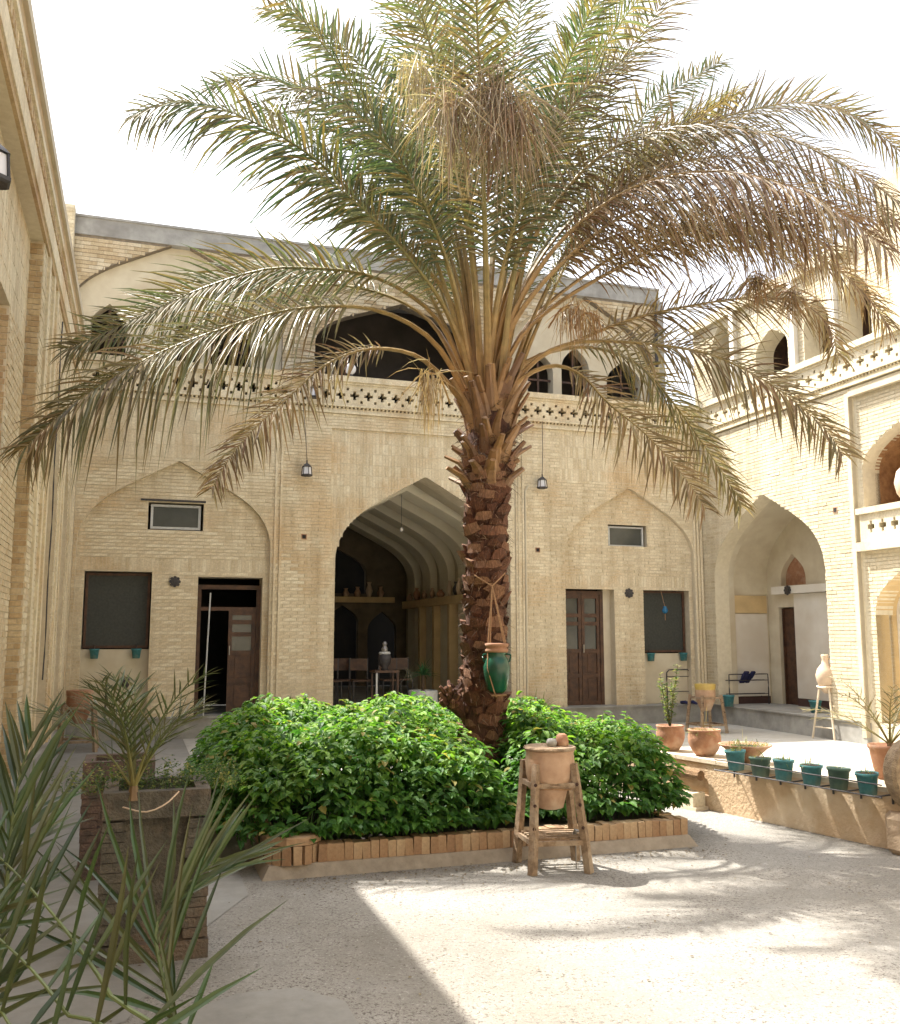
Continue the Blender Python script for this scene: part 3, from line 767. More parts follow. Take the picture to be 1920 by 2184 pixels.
mb = MB(); mb.mbox(mRt, 2.15, 3.0, -1.34, -1.28, 0.9, 2.0); mb.mbox(mRt, 2.15, 3.0, -1.25, -1.18, 1.35, 1.40); mb.build('cupboard', M_wood, rw)
mb = MB(); mb.mbox(mRt, 0.72, 1.42, -1.42, -1.32, 2.5, 3.2); mb.build('niche', M_terra, rw)
mb = MB(); mb.mbox(mRt, 0.0, 4.1, -1.8, 0.02, 0, FL - 0.02); mb.mbox(mRt, 0.0, 3.9, -1.8, 0.05, FL - 0.02, FL)
mb.build('step', M_conc, rw)
parapet(mRt, 0.08, RE, rw, M_wbrick, M_wmortar, 0.02, 0.29)
mb = MB(); mb.mbox(mRt, -1.3, RE, -1.6, -0.23, 5.2, 5.36); mb.build('gallery_floor', M_conc, rw)
UO = [('a', -0.95, -0.2, 5.36, 7.3, 8.1), ('a', 0.55, 1.5, 5.36, 7.0, 7.42), ('a', 1.95, 2.62, 5.36, 7.0, 7.6), ('a', 2.95, 3.6, 5.36, 7.1, 7.7)]
mb = MB()
slab(mb, mRt, -1.6, RE, 5.36, 8.3, UO, -1.0, -1.4)
mb.build('upper_wall', M_wmortar, rw)
b3 = Bricks(); b3.lay(mRt, -1.6, RE, 6.0, 8.3, UO, -1.0, pitch=0.07); b3.emit(rw, M_wbrick, 0)
mb = MB(); mb.mbox(mRt, -1.6, 3.3, -4, -0.9, 8.1, 8.3); mb.mbox(mRt, 3.9, RE, -4, -0.94, 8.3, 9.0); mb.mbox(mRt, -1.6, RE, -4.1, -4, 0, 8.3); mb.mbox(mRt, RE - 0.2, RE, -4, -1.41, 5.3, 8.3); mb.mbox(mRt, -1.7, -1.5, -4, -1.41, 5.3, 8.3)
mb.explode('roof', M_plaster, rw)
mb = MB(); mb.mbox(mRt, -1.5, RE - .2, -2.1, -2.0, 5.36, 8.1); mb.build('room_wall', M_wood, rw)
mb = MB(); mb.col(0.3); mb.mbox(mRt, 4.15, 4.4, -0.99, -0.93, 6.1, 8.3); mb.mbox(mRt, 4.4, RE, -0.99, -0.9, 7.2, 7.3); mb.build('upper_pilaster', M_plaster, rw)
for t0 in (-0.1, 1.72, 2.78):
    mb = MB(); mb.mbox(mRt, t0 - 0.07, t0 + 0.07, -0.99, -0.9, 5.36, 8.1); mb.build('pilaster', M_white, rw)
medallion(mRt, 1.12, 2.42, -1.05, 'dark eight-petal medallion on the shelf edge inside the right porch')

# ------------------------------------------------------------------ left wing
lw = thing('left_wing', 'shaded left wing with deep brick panels and dentil cornice, at the picture edge', 'building', room(0, 6, 0))
LE = 15.5
PN = ('r', 6.0, 14.8, 0.3, 5.42)
AL = [('a', 1.3, 2.2, 0.3, 3.2, 4.0), ('a', 3.1, 4.3, 0.3, 3.9, 4.75)]
mb = MB()
slab(mb, mL, -0.3, LE, 0, 6.3, [PN] + AL, 0, -0.24)
mb.mbox(mL, -0.3, LE, -0.5, -0.245, 0, 6.3)
mb.mbox(mL, -0.3, LE, -4, -0.502, 6.1, 6.3)
mb.mbox(mL, -0.3, LE, -4, -3.9, 0, 6.1)
mb.build('wall', M_mortar, lw)
mb = MB()
slab(mb, mL, 6.0, 14.8, 0.3, 5.42, [('r', 7.1, 12.5, 0.3, 4.38)], -0.12, -0.24)
mb.build('recessed_panel', M_mortar, lw)
bl = Bricks()
bl.lay(mL, 0.0, 6.0, 0.3, 5.42, AL, 0)
bl.lay(mL, 6.02, 14.8, 4.38, 5.40, [], -0.12, vert=True, L=0.2)
bl.lay(mL, 6.02, 7.08, 0.3, 4.38, [], -0.12)
bl.lay(mL, 12.5, 14.8, 0.3, 4.38, [], -0.12)
bl.emit(lw, M_brick, 300)
b4 = Bricks()
def mLj(s, t, z): return room(-s, 6.0 + t, z)
def mLk(s, t, z): return room(-0.12 - s, 7.1 + t, z)
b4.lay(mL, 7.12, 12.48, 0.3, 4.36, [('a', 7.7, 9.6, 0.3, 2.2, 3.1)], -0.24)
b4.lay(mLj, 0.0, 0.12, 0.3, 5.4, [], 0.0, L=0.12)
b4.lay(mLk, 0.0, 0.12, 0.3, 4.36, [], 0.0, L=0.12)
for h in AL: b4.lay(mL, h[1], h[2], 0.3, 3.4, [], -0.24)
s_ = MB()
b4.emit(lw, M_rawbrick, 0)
# pilasters near the corner
for s in (0.35, 0.75, 1.05, 2.35, 2.75, 4.5, 4.95, 5.5):
    mb = MB(); mb.col(0.7); mb.mbox(mL, s, s + 0.13, 0.0, 0.035, 0.3, 5.42); mb.build('pilaster', M_brick, lw)
mb = MB(); mb.mbox(mL, -0.3, LE, 0, 0.06, 0, 0.3); mb.build('plinth', M_conc, lw)
mb = MB(); mb.col(0.75)
mb.mbox(mL, -0.3, LE, 0, 0.045, 5.50, 5.72)
mb.mbox(mL, -0.3, LE, 0, 0.03, 5.72, 5.76); mb.mbox(mL, -0.3, LE, 0, 0.03, 5.86, 5.93)
mb.mbox(mL, -0.3, LE, 0, 0.06, 5.93, 6.0)
mb.build('cornice', M_brick, lw)
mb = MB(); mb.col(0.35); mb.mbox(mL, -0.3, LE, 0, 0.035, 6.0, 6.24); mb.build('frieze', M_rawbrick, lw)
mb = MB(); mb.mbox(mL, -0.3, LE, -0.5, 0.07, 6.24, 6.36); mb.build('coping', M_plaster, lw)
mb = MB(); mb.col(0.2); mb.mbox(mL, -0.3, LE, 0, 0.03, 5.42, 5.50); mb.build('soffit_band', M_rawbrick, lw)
d = MB(); x = -0.3
while x < LE:
    d.col(R()); d.mbox(mL, x, x + 0.06, 0.0, 0.05, 5.76, 5.86); x += 0.12
d.build('dentil_row', M_rawbrick, lw, kind='stuff')
# a brick chimney-like pier on the corner roof
cp_ = room(-0.43, -1.25, 5.36); mb = MB(); mb.mbox(mF, -0.72, -0.30, -1.7, -1.1, 5.3, 9.0)
cpo = thing('corner_pier', 'pale brick corner pier rising at the left end of the upper storey', 'pier', cp_)
mb.build('core', M_wmortar, cpo)
b5 = Bricks(); b5.lay(mF, -0.72, -0.30, 6.0, 9.0, [], -1.1, pitch=0.07, L=0.21); b5.emit(cpo, M_wbrick, 200)
# back of the court and screen wall behind the camera so light bounces as in a closed court
bwl = thing('rear_wall', 'brick wall closing the court behind the viewer', 'wall', room(5, 16.5, 0))
mb = MB(); slab(mb, mF, -0.3, 12, 0, 5.5, [], 16.5, 16.2); mb.build('wall', M_mortar, bwl)
rs = thing('side_wall', 'pale wall continuing the right wing towards the viewer', 'wall', room(UR, 12, 0))
mb = MB(); mb.mbox(mRt, RE + 0.002, 16.19, -0.3, 0, 0, 6.0); mb.build('wall', M_wmortar, rs)

exec_parts = []
# ------------------------------------------------------------------ palm tree
PB = Vector((0.30, 8.62, 0))
def trunk_c(z): return Vector((0.27 + 0.028 * z, 8.62, z))
palm = thing('date_palm', 'tall date palm with shaggy scaled trunk and arching fronds in the planted bed', 'palm tree', PB)
def trunk_r(z): return 0.185 + 0.02 * max(0, 1 - z) + 0.035 * math.exp(-((z - 3.35) / 0.35) ** 2)
mb = MB(); mb.col(0.15)
mb.tube([trunk_c(z / 6) for z in range(0, 23)], [trunk_r(z / 6) - 0.01 for z in range(0, 23)], 16)
mb.build('trunk', M_bark, palm, smooth=True)
def lerp3(a, b, t): return tuple(a[i] + (b[i] - a[i]) * t for i in range(3))
def leaflet(mb, p, d_, L, w, g, nrm, seg=3, wind=0.0):
    """a folded narrow blade: two faces wide; g = droop per length"""
    d_ = d_.normalized(); side = d_.cross(nrm)
    if side.length < 1e-3: side = d_.cross(Vector((0.3, 0.2, 1)))
    side.normalize(); n_ = side.cross(d_).normalized()
    rows = []
    prof = [0.55, 1.0, 0.72, 0.0] if seg == 3 else [0.5, 0.95, 1.0, 0.7, 0.0]
    for i in range(seg + 1):
        t = i / seg
        c = p + d_ * L * t + Vector((0, 0, -g * L * t * t)) + side * wind * L * t * t
        ww = w * prof[i] / 2
        rows.append((c - side * ww + n_ * ww * 0.5, c, c + side * ww + n_ * ww * 0.5))
    b = len(mb.v)
    for i, r in enumerate(rows):
        if i < seg: mb.v += [tuple(r[0]), tuple(r[1]), tuple(r[2])]
        else: mb.v.append(tuple(r[1]))
    for i in range(seg - 1):
        for k in (0, 1):
            mb.f.append((b + 3 * i + k, b + 3 * i + k + 1, b + 3 * i + 4 + k, b + 3 * i + 3 + k)); mb.c.append(mb.cur); mb.m.append(mb.mi)
    tip = b + 3 * seg
    for k in (0, 1):
        mb.f.append((b + 3 * (seg - 1) + k, b + 3 * (seg - 1) + k + 1, tip)); mb.c.append(mb.cur); mb.m.append(mb.mi)
# leaf-base scales, one part each
scale_meshes = []
for k in range(10):
    c = MB(); w = U(0.055, 0.09); h = U(0.08, 0.15); o_ = U(0.025, 0.065)
    cols = [U(0.35, 0.9), U(0.1, 0.5)]
    j = lambda a: a + U(-0.02, 0.02)
    # x outwards, y sideways, z up
    lo = [(-0.02, -w * 0.55, -0.01), (-0.02, w * 0.55, -0.01)]
    mid = [(0.012, j(-w), h * 0.45), (0.03, 0, h * 0.35), (0.012, j(w), h * 0.45)]
    top = [(o_ * 0.75, j(-w * 0.78), j(h * 0.95)), (o_, 0, j(h * 1.05)), (o_ * 0.75, j(w * 0.78), j(h * 0.95))]
    back = [(-0.01, -w * 0.6, h * 0.88), (-0.01, w * 0.6, h * 0.88)]
    P = lo + mid + top + back
    c.col(cols[1]); c.poly(P, [(0, 1, 3), (0, 3, 2), (1, 4, 3)])
    c.col(cols[0]); c.poly(P, [(2, 3, 6, 5), (3, 4, 7, 6)])
    c.col(min(1, cols[0] + 0.25)); c.poly(P, [(5, 6, 7, 9, 8)])
    c.col(cols[1]); c.poly(P, [(0, 2, 5, 8), (1, 9, 7, 4)])
    scale_meshes.append(c.mesh('leaf_base', M_bark))
mb = MB()
for i in range(1500):
    z = U(0.25, 3.4); a = U(0, 6.28); c = trunk_c(z); h = Vector((math.cos(a), math.sin(a), 0)); sd = Vector((-h.y, h.x, 0))
    mb.col(lerp3((0.07, 0.03, 0.015), (0.34, 0.21, 0.12), R() ** 2)); leaflet(mb, c + h * (trunk_r(z) + U(-0.01, 0.03)), h * U(0.1, 0.7) + sd * U(-.8, .8) + Vector((0, 0, U(-.9, 1.0))), U(0.03, 0.11), 0.005, 0.4, h)
mb.build('trunk_fibre', M_rachis, palm, kind='stuff')
nr = 31
for i in range(nr):
    z = 0.05 + i * 0.105
    if z > 3.32: break
    for k in range(9):
        a = (k + 0.5 * (i % 2)) * 2 * math.pi / 9 + U(-0.09, 0.09) + i * 0.04
        o = bpy.data.objects.new('leaf_base', random.choice(scale_meshes)); COL.objects.link(o); o.parent = palm
        zz = z + U(-0.035, 0.035); c = trunk_c(zz); r = trunk_r(zz) - 0.012
        o.location = Vector((c.x + r * math.cos(a), c.y + r * math.sin(a), zz)) - PB
        s = U(0.8, 1.2); o.scale = (s * U(0.7, 1.5), s, s); o.rotation_euler = (U(-0.3, 0.3), U(-0.2, 0.15), a)

def spline(pts, n):
    pts = [Vector(p) for p in pts]; P = [pts[0] * 2 - pts[1]] + pts + [pts[-1] * 2 - pts[-2]]
    L = [0]
    for a, b in zip(pts[:-1], pts[1:]): L.append(L[-1] + (b - a).length)
    out = []
    for i in range(n):
        d_ = L[-1] * i / (n - 1); k = 0
        while k < len(pts) - 2 and L[k + 1] < d_: k += 1
        t = (d_ - L[k]) / max(1e-6, L[k + 1] - L[k])
        p0, p1, p2, p3 = P[k], P[k + 1], P[k + 2], P[k + 3]
        out.append(0.5 * ((2 * p1) + (-p0 + p2) * t + (2 * p0 - 5 * p1 + 4 * p2 - p3) * t * t + (-p0 + 3 * p1 - 3 * p2 + p3) * t ** 3))
    return out, L[-1]
LMUL, WMUL, NMUL = 1.28, 0.92, 0.92
GR = [(0.075, 0.12, 0.045), (0.09, 0.135, 0.065), (0.11, 0.15, 0.10), (0.055, 0.10, 0.05)]
OL = [(0.17, 0.15, 0.05), (0.21, 0.16, 0.06), (0.15, 0.14, 0.06)]
DR = [(0.24, 0.14, 0.08), (0.30, 0.19, 0.115), (0.18, 0.095, 0.055), (0.38, 0.28, 0.18)]
def frond(parent, pts, leafL=0.42, dry=0.2, droop=0.35, start=0.33, n_per=0.024, w=0.021, r0=0.040, fwd=0.52, up0=None, lab=None, base_col=None, bare=False, tipdry=0.5, dens=1.0, pal=None):
    leafL *= LMUL; w *= WMUL; n_per *= NMUL
    P, L = spline(pts, 26); N = len(P)
    mb = MB(); bc = base_col or (0.33, 0.185, 0.07); gc = lerp3((0.20, 0.21, 0.07), (0.36, 0.24, 0.11), dry) if not pal else (0.11, 0.14, 0.04)
    # stalk in coloured segments
    for i in range(N - 1):
        t = i / (N - 1); ra = r0 * (1 - t) ** 1.3 + 0.003; rb_ = r0 * (1 - (i + 1) / (N - 1)) ** 1.3 + 0.003
        mb.col(lerp3(bc, gc, min(1, t * 2.2))); mb.tube([P[i], P[i + 1]], [ra, rb_], 6, caps=(i in (0, N - 2)), flat=0.6)
    st = mb.build('frond', M_rachis, parent, label=lab)
    lf = MB(); s = start * L
    ph = 0
    while s < L * 0.995:
        f = s / L; x = f * (N - 1); i = min(int(x), N - 2); fr = x - i
        p = P[i].lerp(P[i + 1], fr); T = (P[min(i + 2, N - 1)] - P[max(i - 1, 0)]).normalized()
        up = up0 if up0 is not None else Vector((0, 0, 1))
        S = T.cross(up)
        if S.length < 0.15: S = T.cross(Vector((0.3, -1, 0.1)))
        S.normalize(); Un = S.cross(T).normalized()
        q = (f - start) / (1 - start)
        prof = min(1.0, 0.35 + q * 3.2) * (1 - 0.62 * max(0, (q - 0.35) / 0.65) ** 1.6)
        ang = fwd + 0.28 * q; ph += 1
        for sg in (-1, 1):
            if R() > dens: continue
            el = [0.55, 0.05, -0.30][(ph + (sg > 0)) % 3] + U(-0.12, 0.12)
            a = ang + U(-0.14, 0.14)
            a = min(a, 1.2)
            dd = T * math.sin(a) + (S * sg * math.cos(el) + Un * math.sin(el)) * math.cos(a)
            k = U(0.8, 1.1)
            dr = dry + (tipdry * (1 - dry)) * (1 if R() < 0.25 + 0.5 * q ** 2 else 0) * U(0.3, 1.0)
            cg = random.choice(pal or (GR if R() < 0.75 else OL)); cd = random.choice(DR)
            lf.col(lerp3(cg, cd, min(1, max(0, dr + U(-0.15, 0.15)))))
            leaflet(lf, p, dd, leafL * prof * k, w * U(0.8, 1.2), droop * U(0.5, 1.5), Un, 3, U(-0.12, 0.12))
        s += n_per
    o = lf.build('leaflets', M_dleaf if pal else M_frond, st, kind='stuff')
    return st
WORLDPOS_fix = None
BASE = 8.60
def pf(path, D1, Dm=None, **kw):
    if 'up0' not in kw: kw['up0'] = Vector((U(-.15, .15), -U(0.55, 0.95), U(0.35, 0.75))).normalized()
    n = len(path); pts = []
    cum = [0]
    for a, b in zip(path[:-1], path[1:]): cum.append(cum[-1] + math.hypot(a[0] - b[0], a[1] - b[1]))
    for (x, y), c in zip(path, cum):
        t = c / cum[-1]; pts.append(at(x, y, BASE + (D1 - BASE) * t ** 1.0))
    return frond(palm, pts, **kw)
F = [
 # path (survey px), far depth, options
 ([(1000, 860), (950, 760), (890, 700), (800, 660), (697, 653), (600, 664), (506, 690), (339, 752), (200, 830), (105, 905), (50, 960)], 7.6, dict(leafL=0.60, dry=0.40, droop=0.55, w=0.026, lab='long frond arching low to the far left')),
 ([(1005, 830), (940, 690), (860, 620), (770, 583), (662, 572), (560, 575), (430, 615), (320, 665), (200, 720), (140, 745)], 8.3, dict(leafL=0.55, dry=0.25, droop=0.25, w=0.024)),
 ([(1005, 880), (930, 790), (870, 752), (780, 745), (690, 780), (623, 840), (545, 912), (487, 980), (450, 1045)], 7.6, dict(leafL=0.33, dry=0.72, droop=0.3, w=0.02, lab='brown drooping frond left of the trunk')),
 ([(1008, 800), (960, 640), (905, 570), (849, 518), (767, 430), (710, 372), (643, 318), (545, 262), (448, 224), (360, 220), (290, 245)], 7.7, dict(leafL=0.60, dry=0.12, droop=0.45, w=0.030)),
 ([(1012, 800), (975, 600), (930, 470), (860, 365), (780, 285), (700, 226), (623, 182), (557, 162), (490, 172), (440, 190)], 8.8, dict(leafL=0.56, dry=0.12, droop=0.12, w=0.029)),
 ([(1015, 800), (985, 560), (940, 390), (873, 268), (834, 218), (766, 128), (700, 74), (623, 33), (560, 20)], 9.3, dict(leafL=0.54, dry=0.10, droop=0.2, w=0.028)),
 ([(1005, 800), (950, 660), (880, 560), (810, 480), (740, 415), (680, 375), (630, 360)], 7.6, dict(leafL=0.38, dry=0.20, droop=0.4)),
 ([(1020, 800), (1000, 600), (965, 380), (925, 220), (875, 60), (830, -120), (800, -260)], 9.2, dict(leafL=0.48, dry=0.10, droop=0.2)),
 ([(1025, 800), (1010, 560), (990, 320), (975, 130), (955, -80), (940, -260)], 8.0, dict(leafL=0.5, dry=0.15, droop=0.3)),
 ([(1035, 800), (1050, 560), (1075, 330), (1095, 130), (1120, -60), (1150, -250)], 9.4, dict(leafL=0.48, dry=0.10, droop=0.2)),
 ([(1045, 800), (1075, 640), (1130, 500), (1200, 370), (1259, 241), (1298, 164), (1348, 97), (1434, -20), (1530, -150)], 8.2, dict(leafL=0.46, dry=0.5, droop=0.25, w=0.022)),
 ([(1050, 810), (1085, 680), (1160, 540), (1259, 430), (1376, 335), (1493, 268), (1610, 232), (1726, 218), (1824, 249), (1930, 330)], 8.9, dict(leafL=0.52, dry=0.50, droop=0.2, w=0.023)),
 ([(1052, 820), (1090, 700), (1170, 590), (1286, 487), (1376, 440), (1454, 425), (1532, 422), (1590, 430), (1668, 464), (1726, 499), (1790, 540)], 7.4, dict(leafL=0.50, dry=0.85, droop=0.75, w=0.021, lab='dry brown frond with a pale midrib, curving right')),
 ([(1055, 830), (1110, 720), (1200, 640), (1340, 560), (1480, 490), (1620, 455), (1760, 452), (1930, 480)], 8.2, dict(leafL=0.46, dry=0.85, droop=0.5)),
 ([(1055, 850), (1110, 780), (1220, 732), (1337, 684), (1469, 653), (1610, 634), (1707, 645), (1765, 690), (1790, 760)], 8.6, dict(leafL=0.42, dry=0.72, droop=0.30)),
 ([(1058, 870), (1120, 790), (1180, 745), (1259, 728), (1395, 735), (1512, 755), (1610, 800), (1687, 850), (1765, 920), (1800, 975)], 7.8, dict(leafL=0.42, dry=0.65, droop=0.30, w=0.022)),
 ([(1055, 885), (1110, 810), (1180, 780), (1240, 800), (1298, 860), (1376, 925), (1454, 1010), (1508, 1090)], 7.9, dict(leafL=0.34, dry=0.7, droop=0.25)),
 ([(1055, 875), (1130, 770), (1240, 740), (1330, 760), (1391, 805), (1454, 883), (1512, 965), (1571, 1055), (1583, 1085)], 8.9, dict(leafL=0.36, dry=0.45, droop=0.3)),
 ([(1045, 820), (1100, 640), (1190, 480), (1300, 330), (1410, 210), (1540, 130)], 9.8, dict(leafL=0.44, dry=0.15, droop=0.2)),
 ([(1040, 810), (1070, 600), (1120, 400), (1180, 220), (1260, 40), (1350, -140)], 9.6, dict(leafL=0.46, dry=0.15, droop=0.15)),
 ([(1000, 830), (930, 700), (850, 640), (740, 610), (620, 612), (500, 650), (400, 720), (330, 790)], 9.6, dict(leafL=0.42, dry=0.4, droop=0.3)),
 ([(1050, 840), (1120, 700), (1230, 600), (1380, 510), (1540, 480), (1700, 520), (1830, 610), (1900, 700)], 9.4, dict(leafL=0.44, dry=0.8, droop=0.45)),
 ([(1050, 820), (1100, 660), (1200, 510), (1330, 400), (1480, 340), (1640, 340), (1800, 400), (1920, 480)], 8.0, dict(leafL=0.46, dry=0.85, droop=0.55)),
 ([(1050, 820), (1110, 640), (1210, 500), (1350, 400), (1500, 365), (1650, 385), (1790, 450), (1900, 540)], 7.2, dict(leafL=0.50, dry=0.9, droop=0.8)),
 ([(1050, 820), (1100, 680), (1190, 570), (1320, 500), (1460, 480), (1600, 510), (1720, 580)], 9.0, dict(leafL=0.46, dry=0.9, droop=0.6)),
 ([(1045, 820), (1085, 640), (1160, 470), (1270, 340), (1400, 280), (1540, 270), (1690, 300), (1830, 370), (1940, 450)], 7.6, dict(leafL=0.48, dry=0.6, droop=0.5)),
 ([(1040, 820), (1065, 620), (1110, 440), (1170, 300), (1250, 190), (1340, 120)], 7.4, dict(leafL=0.46, dry=0.4, droop=0.3)),
 ([(1005, 820), (970, 620), (920, 470), (850, 340), (760, 240), (670, 190), (590, 210)], 7.4, dict(leafL=0.46, dry=0.15, droop=0.3)),
]
for path, D1, kw in F: pf(path, D1, **kw)
# upright and outward fronds towards and away from the viewer
CR = trunk_c(3.6)
for k in range(15):
    az = k * 2.399963 + U(-0.2, 0.2); el = U(1.18, 1.45); Ls = U(3.9, 4.6)
    h = Vector((math.cos(az), math.sin(az), 0)); p = CR + Vector((0, 0, U(-0.1, 0.2))) + h * 0.12; pts = [p.copy()]; e = el
    for i in range(7):
        p = p + (h * math.cos(e) + Vector((0, 0, math.sin(e)))) * Ls / 7; pts.append(p.copy()); e -= U(0.02, 0.10) + 0.025 * i
    frond(palm, pts, leafL=U(0.40, 0.5), dry=U(0.05, 0.45), droop=U(0.15, 0.4), up0=None)
# bare petioles and cut stubs round the crown
stub_n = 0
for i in range(84):
    z = U(2.95, 3.85); a = i * 2.39996; c = trunk_c(z); h = Vector((math.cos(a), math.sin(a), 0))
    lenf = U(0.12, 0.30) if z < 3.4 else U(0.22, 0.5)
    el = U(0.5, 0.95) if z < 3.45 else U(0.9, 1.25)
    d_ = h * math.cos(el) + Vector((0, 0, math.sin(el)))
    p = c + h * (trunk_r(z) - 0.05); r_ = U(0.030, 0.050)
    mb = MB(); mb.col(lerp3((0.13, 0.06, 0.03), (0.30, 0.17, 0.07), R())); mb.tube([p - Vector((0, 0, 0.06)), p + d_ * lenf * 0.5, p + d_ * lenf * (1) + h * 0.02], [r_ * 1.9, r_ * 1.1, r_ * 0.7], 6, flat=0.55)
    mb.build('cut_stalk', M_rachis, palm)
# crown heart and fibre
mb = MB(); mb.col((0.10, 0.055, 0.03))
mb.tube([trunk_c(3.2), trunk_c(3.6), trunk_c(4.0)], [0.22, 0.17, 0.06], 12)
for i in range(500):
    z = U(2.95, 3.9); a = U(0, 6.28); c = trunk_c(z); h = Vector((math.cos(a), math.sin(a), 0)); r_ = trunk_r(min(z, 3.4)) * (1 if z < 3.5 else 0.8)
    mb.col(lerp3((0.06, 0.03, 0.015), (0.28, 0.18, 0.09), R() ** 2)); leaflet(mb, c + h * r_, (h + Vector((U(-.6, .6), U(-.6, .6), U(-0.4, 1.4)))), U(0.05, 0.18), 0.008, 0.5, h)
mb.build('crown_fibre', M_rachis, palm, kind='stuff')
# dried hanging bunches
def bunch(p0, p1, nst, L, cols, spread=0.09, lab=None):
    mb = MB(); mb.col(cols[0]); mid = (p0 + p1) / 2 + Vector((0, 0, (p1 - p0).length * 0.22))
    mb.tube(spline([p0, mid, p1], 8)[0], 0.009, 5)
    for i in range(nst):
        t = U(0.0, 1.0); q = p1 + (p0 - p1) * t * 0.10 + Vector((U(-1, 1), U(-1, 1), U(-.5, .5))) * 0.03
        q = q + Vector((random.gauss(0, 1), random.gauss(0, 1), random.gauss(0, .8))) * L * 0.13; d_ = Vector((random.gauss(0, .5) * spread * 6, random.gauss(0, .5) * spread * 6, U(-1.5, 0.15))); mb.col(lerp3(random.choice(cols), (0.30, 0.26, 0.21), U(0, .7)))
        leaflet(mb, q, d_, L * U(0.5, 1.1), 0.011, U(0.2, 0.7), Vector((U(-1, 1), U(-1, 1), 0.2)))
    return mb.build('dry_bunch', M_frond, palm, kind='stuff', label=lab)
CRm = [(0.58, 0.50, 0.32), (0.50, 0.40, 0.24), (0.44, 0.32, 0.18)]
BRn = [(0.30, 0.18, 0.11), (0.38, 0.25, 0.16), (0.22, 0.12, 0.075), (0.48, 0.37, 0.25)]
ORn = [(0.38, 0.20, 0.08), (0.32, 0.15, 0.06), (0.42, 0.26, 0.12)]
bunch(at(985, 420, 7.6), at(882, 118, 7.3), 90, 0.50, CRm, 0.06, 'cream dried strands hanging high in the crown')
bunch(at(1000, 420, 7.6), at(965, 195, 7.1), 150, 0.62, CRm + BRn, 0.09)
bunch(at(1040, 430, 7.6), at(1050, 165, 7.2), 230, 0.72, BRn, 0.10, 'brown dead leaf mass hanging in the middle of the crown')
bunch(at(1040, 430, 7.6), at(1100, 215, 7.2), 190, 0.66, BRn, 0.12)
bunch(at(960, 860, 8.4), at(915, 795, 8.0), 80, 0.42, [(0.44, 0.30, 0.15), (0.36, 0.22, 0.10)], 0.05, 'tan strands hanging left of the crown base')
bunch(at(1170, 700, 8.5), at(1222, 650, 8.4), 80, 0.38, ORn, 0.08, 'orange date stalk hanging right of the crown')
bunch(at(1225, 700, 8.5), at(1262, 668, 8.6), 60, 0.32, ORn, 0.08)
bunch(at(1570, 640, 8.5), at(1620, 590, 8.3), 110, 0.30, ORn + BRn, 0.2)
bunch(at(1650, 640, 8.5), at(1690, 625, 8.3), 90, 0.30, ORn + BRn, 0.2)
# basal offshoot lump on the left side of the trunk
q = at(962, 1485, 8.45)
mb = MB(); mb.col(0.2)
mb.tube([q + Vector((0.10, 0.1, -0.16)), q + Vector((0.02, 0, -0.05)), q + Vector((-0.01, 0, 0.05)), q + Vector((-0.0, 0, 0.11))], [0.05, 0.075, 0.06, 0.02], 9)
for k in range(26):
    a = U(0, 6.28); z = U(-0.12, 0.07); h = Vector((math.cos(a), math.sin(a), 0)); mb.col(R() * 0.8)
    c = q + Vector((0.0, 0, z)) + h * 0.05; e = c + h * 0.05 + Vector((0, 0, U(0.02, 0.07))); mb.tube([c, e], [0.028, 0.016], 5)
mb.build('offshoot', M_bark, palm, kind='stuff')

# ------------------------------------------------------------------ planted bed
bed = thing('raised_bed', 'low raised bed edged with upright bricks on a cement plinth round the palm', 'planter bed', room(3.5, 9.05, 0))
BU0, BU1, BV0, BV1 = 1.92, 5.12, 5.7, 9.05
mb = MB()
def frus(mb, u0, u1, v0, v1, z0, z1, g):
    mb.hexa([room(u0 - g, v1 + g, z0), room(u1 + g, v1 + g, z0), room(u1 + g, v0 - g, z0), room(u0 - g, v0 - g, z0), room(u0, v1, z1), room(u1, v1, z1), room(u1, v0, z1), room(u0, v0, z1)])
frus(mb, BU0, BU1, BV0, BV1, 0, 0.08, 0.05); mb.build('plinth', M_plinth, bed)
mb = MB(); frus(mb, BU0 + .09, BU1 - .09, BV0 + .09, BV1 - .09, 0.08, 0.18, 0); mb.build('soil', M_soil, bed)
cb = []
for k in range(8):
    c = MB(); c.col(0.25 + 0.75 * k / 7.0); w = 0.057; h = U(0.112, 0.124); dd = 0.11
    rr = lambda: U(-0.003, 0.003)
    c.hexa([(-w / 2 + rr(), -dd / 2 + rr(), 0), (w / 2 + rr(), -dd / 2 + rr(), 0), (w / 2, dd / 2, 0), (-w / 2, dd / 2, 0), (-w / 2 + rr(), -dd / 2 + rr(), h + rr()), (w / 2 + rr(), -dd / 2 + rr(), h + rr()), (w / 2, dd / 2, h), (-w / 2, dd / 2, h)])
    cb.append(c.mesh('brick', M_curb))
def curb(p, rz):
    o = bpy.data.objects.new('brick', random.choice(cb)); COL.objects.link(o); o.parent = bed
    o.location = Vector(p) - WORLDPOS[bed.name]; o.rotation_euler = (U(-0.03, 0.03), U(-0.03, 0.03), rz + U(-0.03, 0.03))
x = BU0 + 0.36
while x < BU1: curb(room(x, BV1 - 0.07, 0.076 + U(-.004, .006)), AN); x += 0.061
v = BV0 + 0.05
while v < BV1 - 0.1:
    curb(room(BU1 - 0.07, v, 0.076 + U(-.004, .006)), AN + math.pi / 2)
    if v < BV1 - 0.35: curb(room(BU0 + 0.07, v, 0.076 + U(-.004, .006)), AN - math.pi / 2)
    v += 0.061
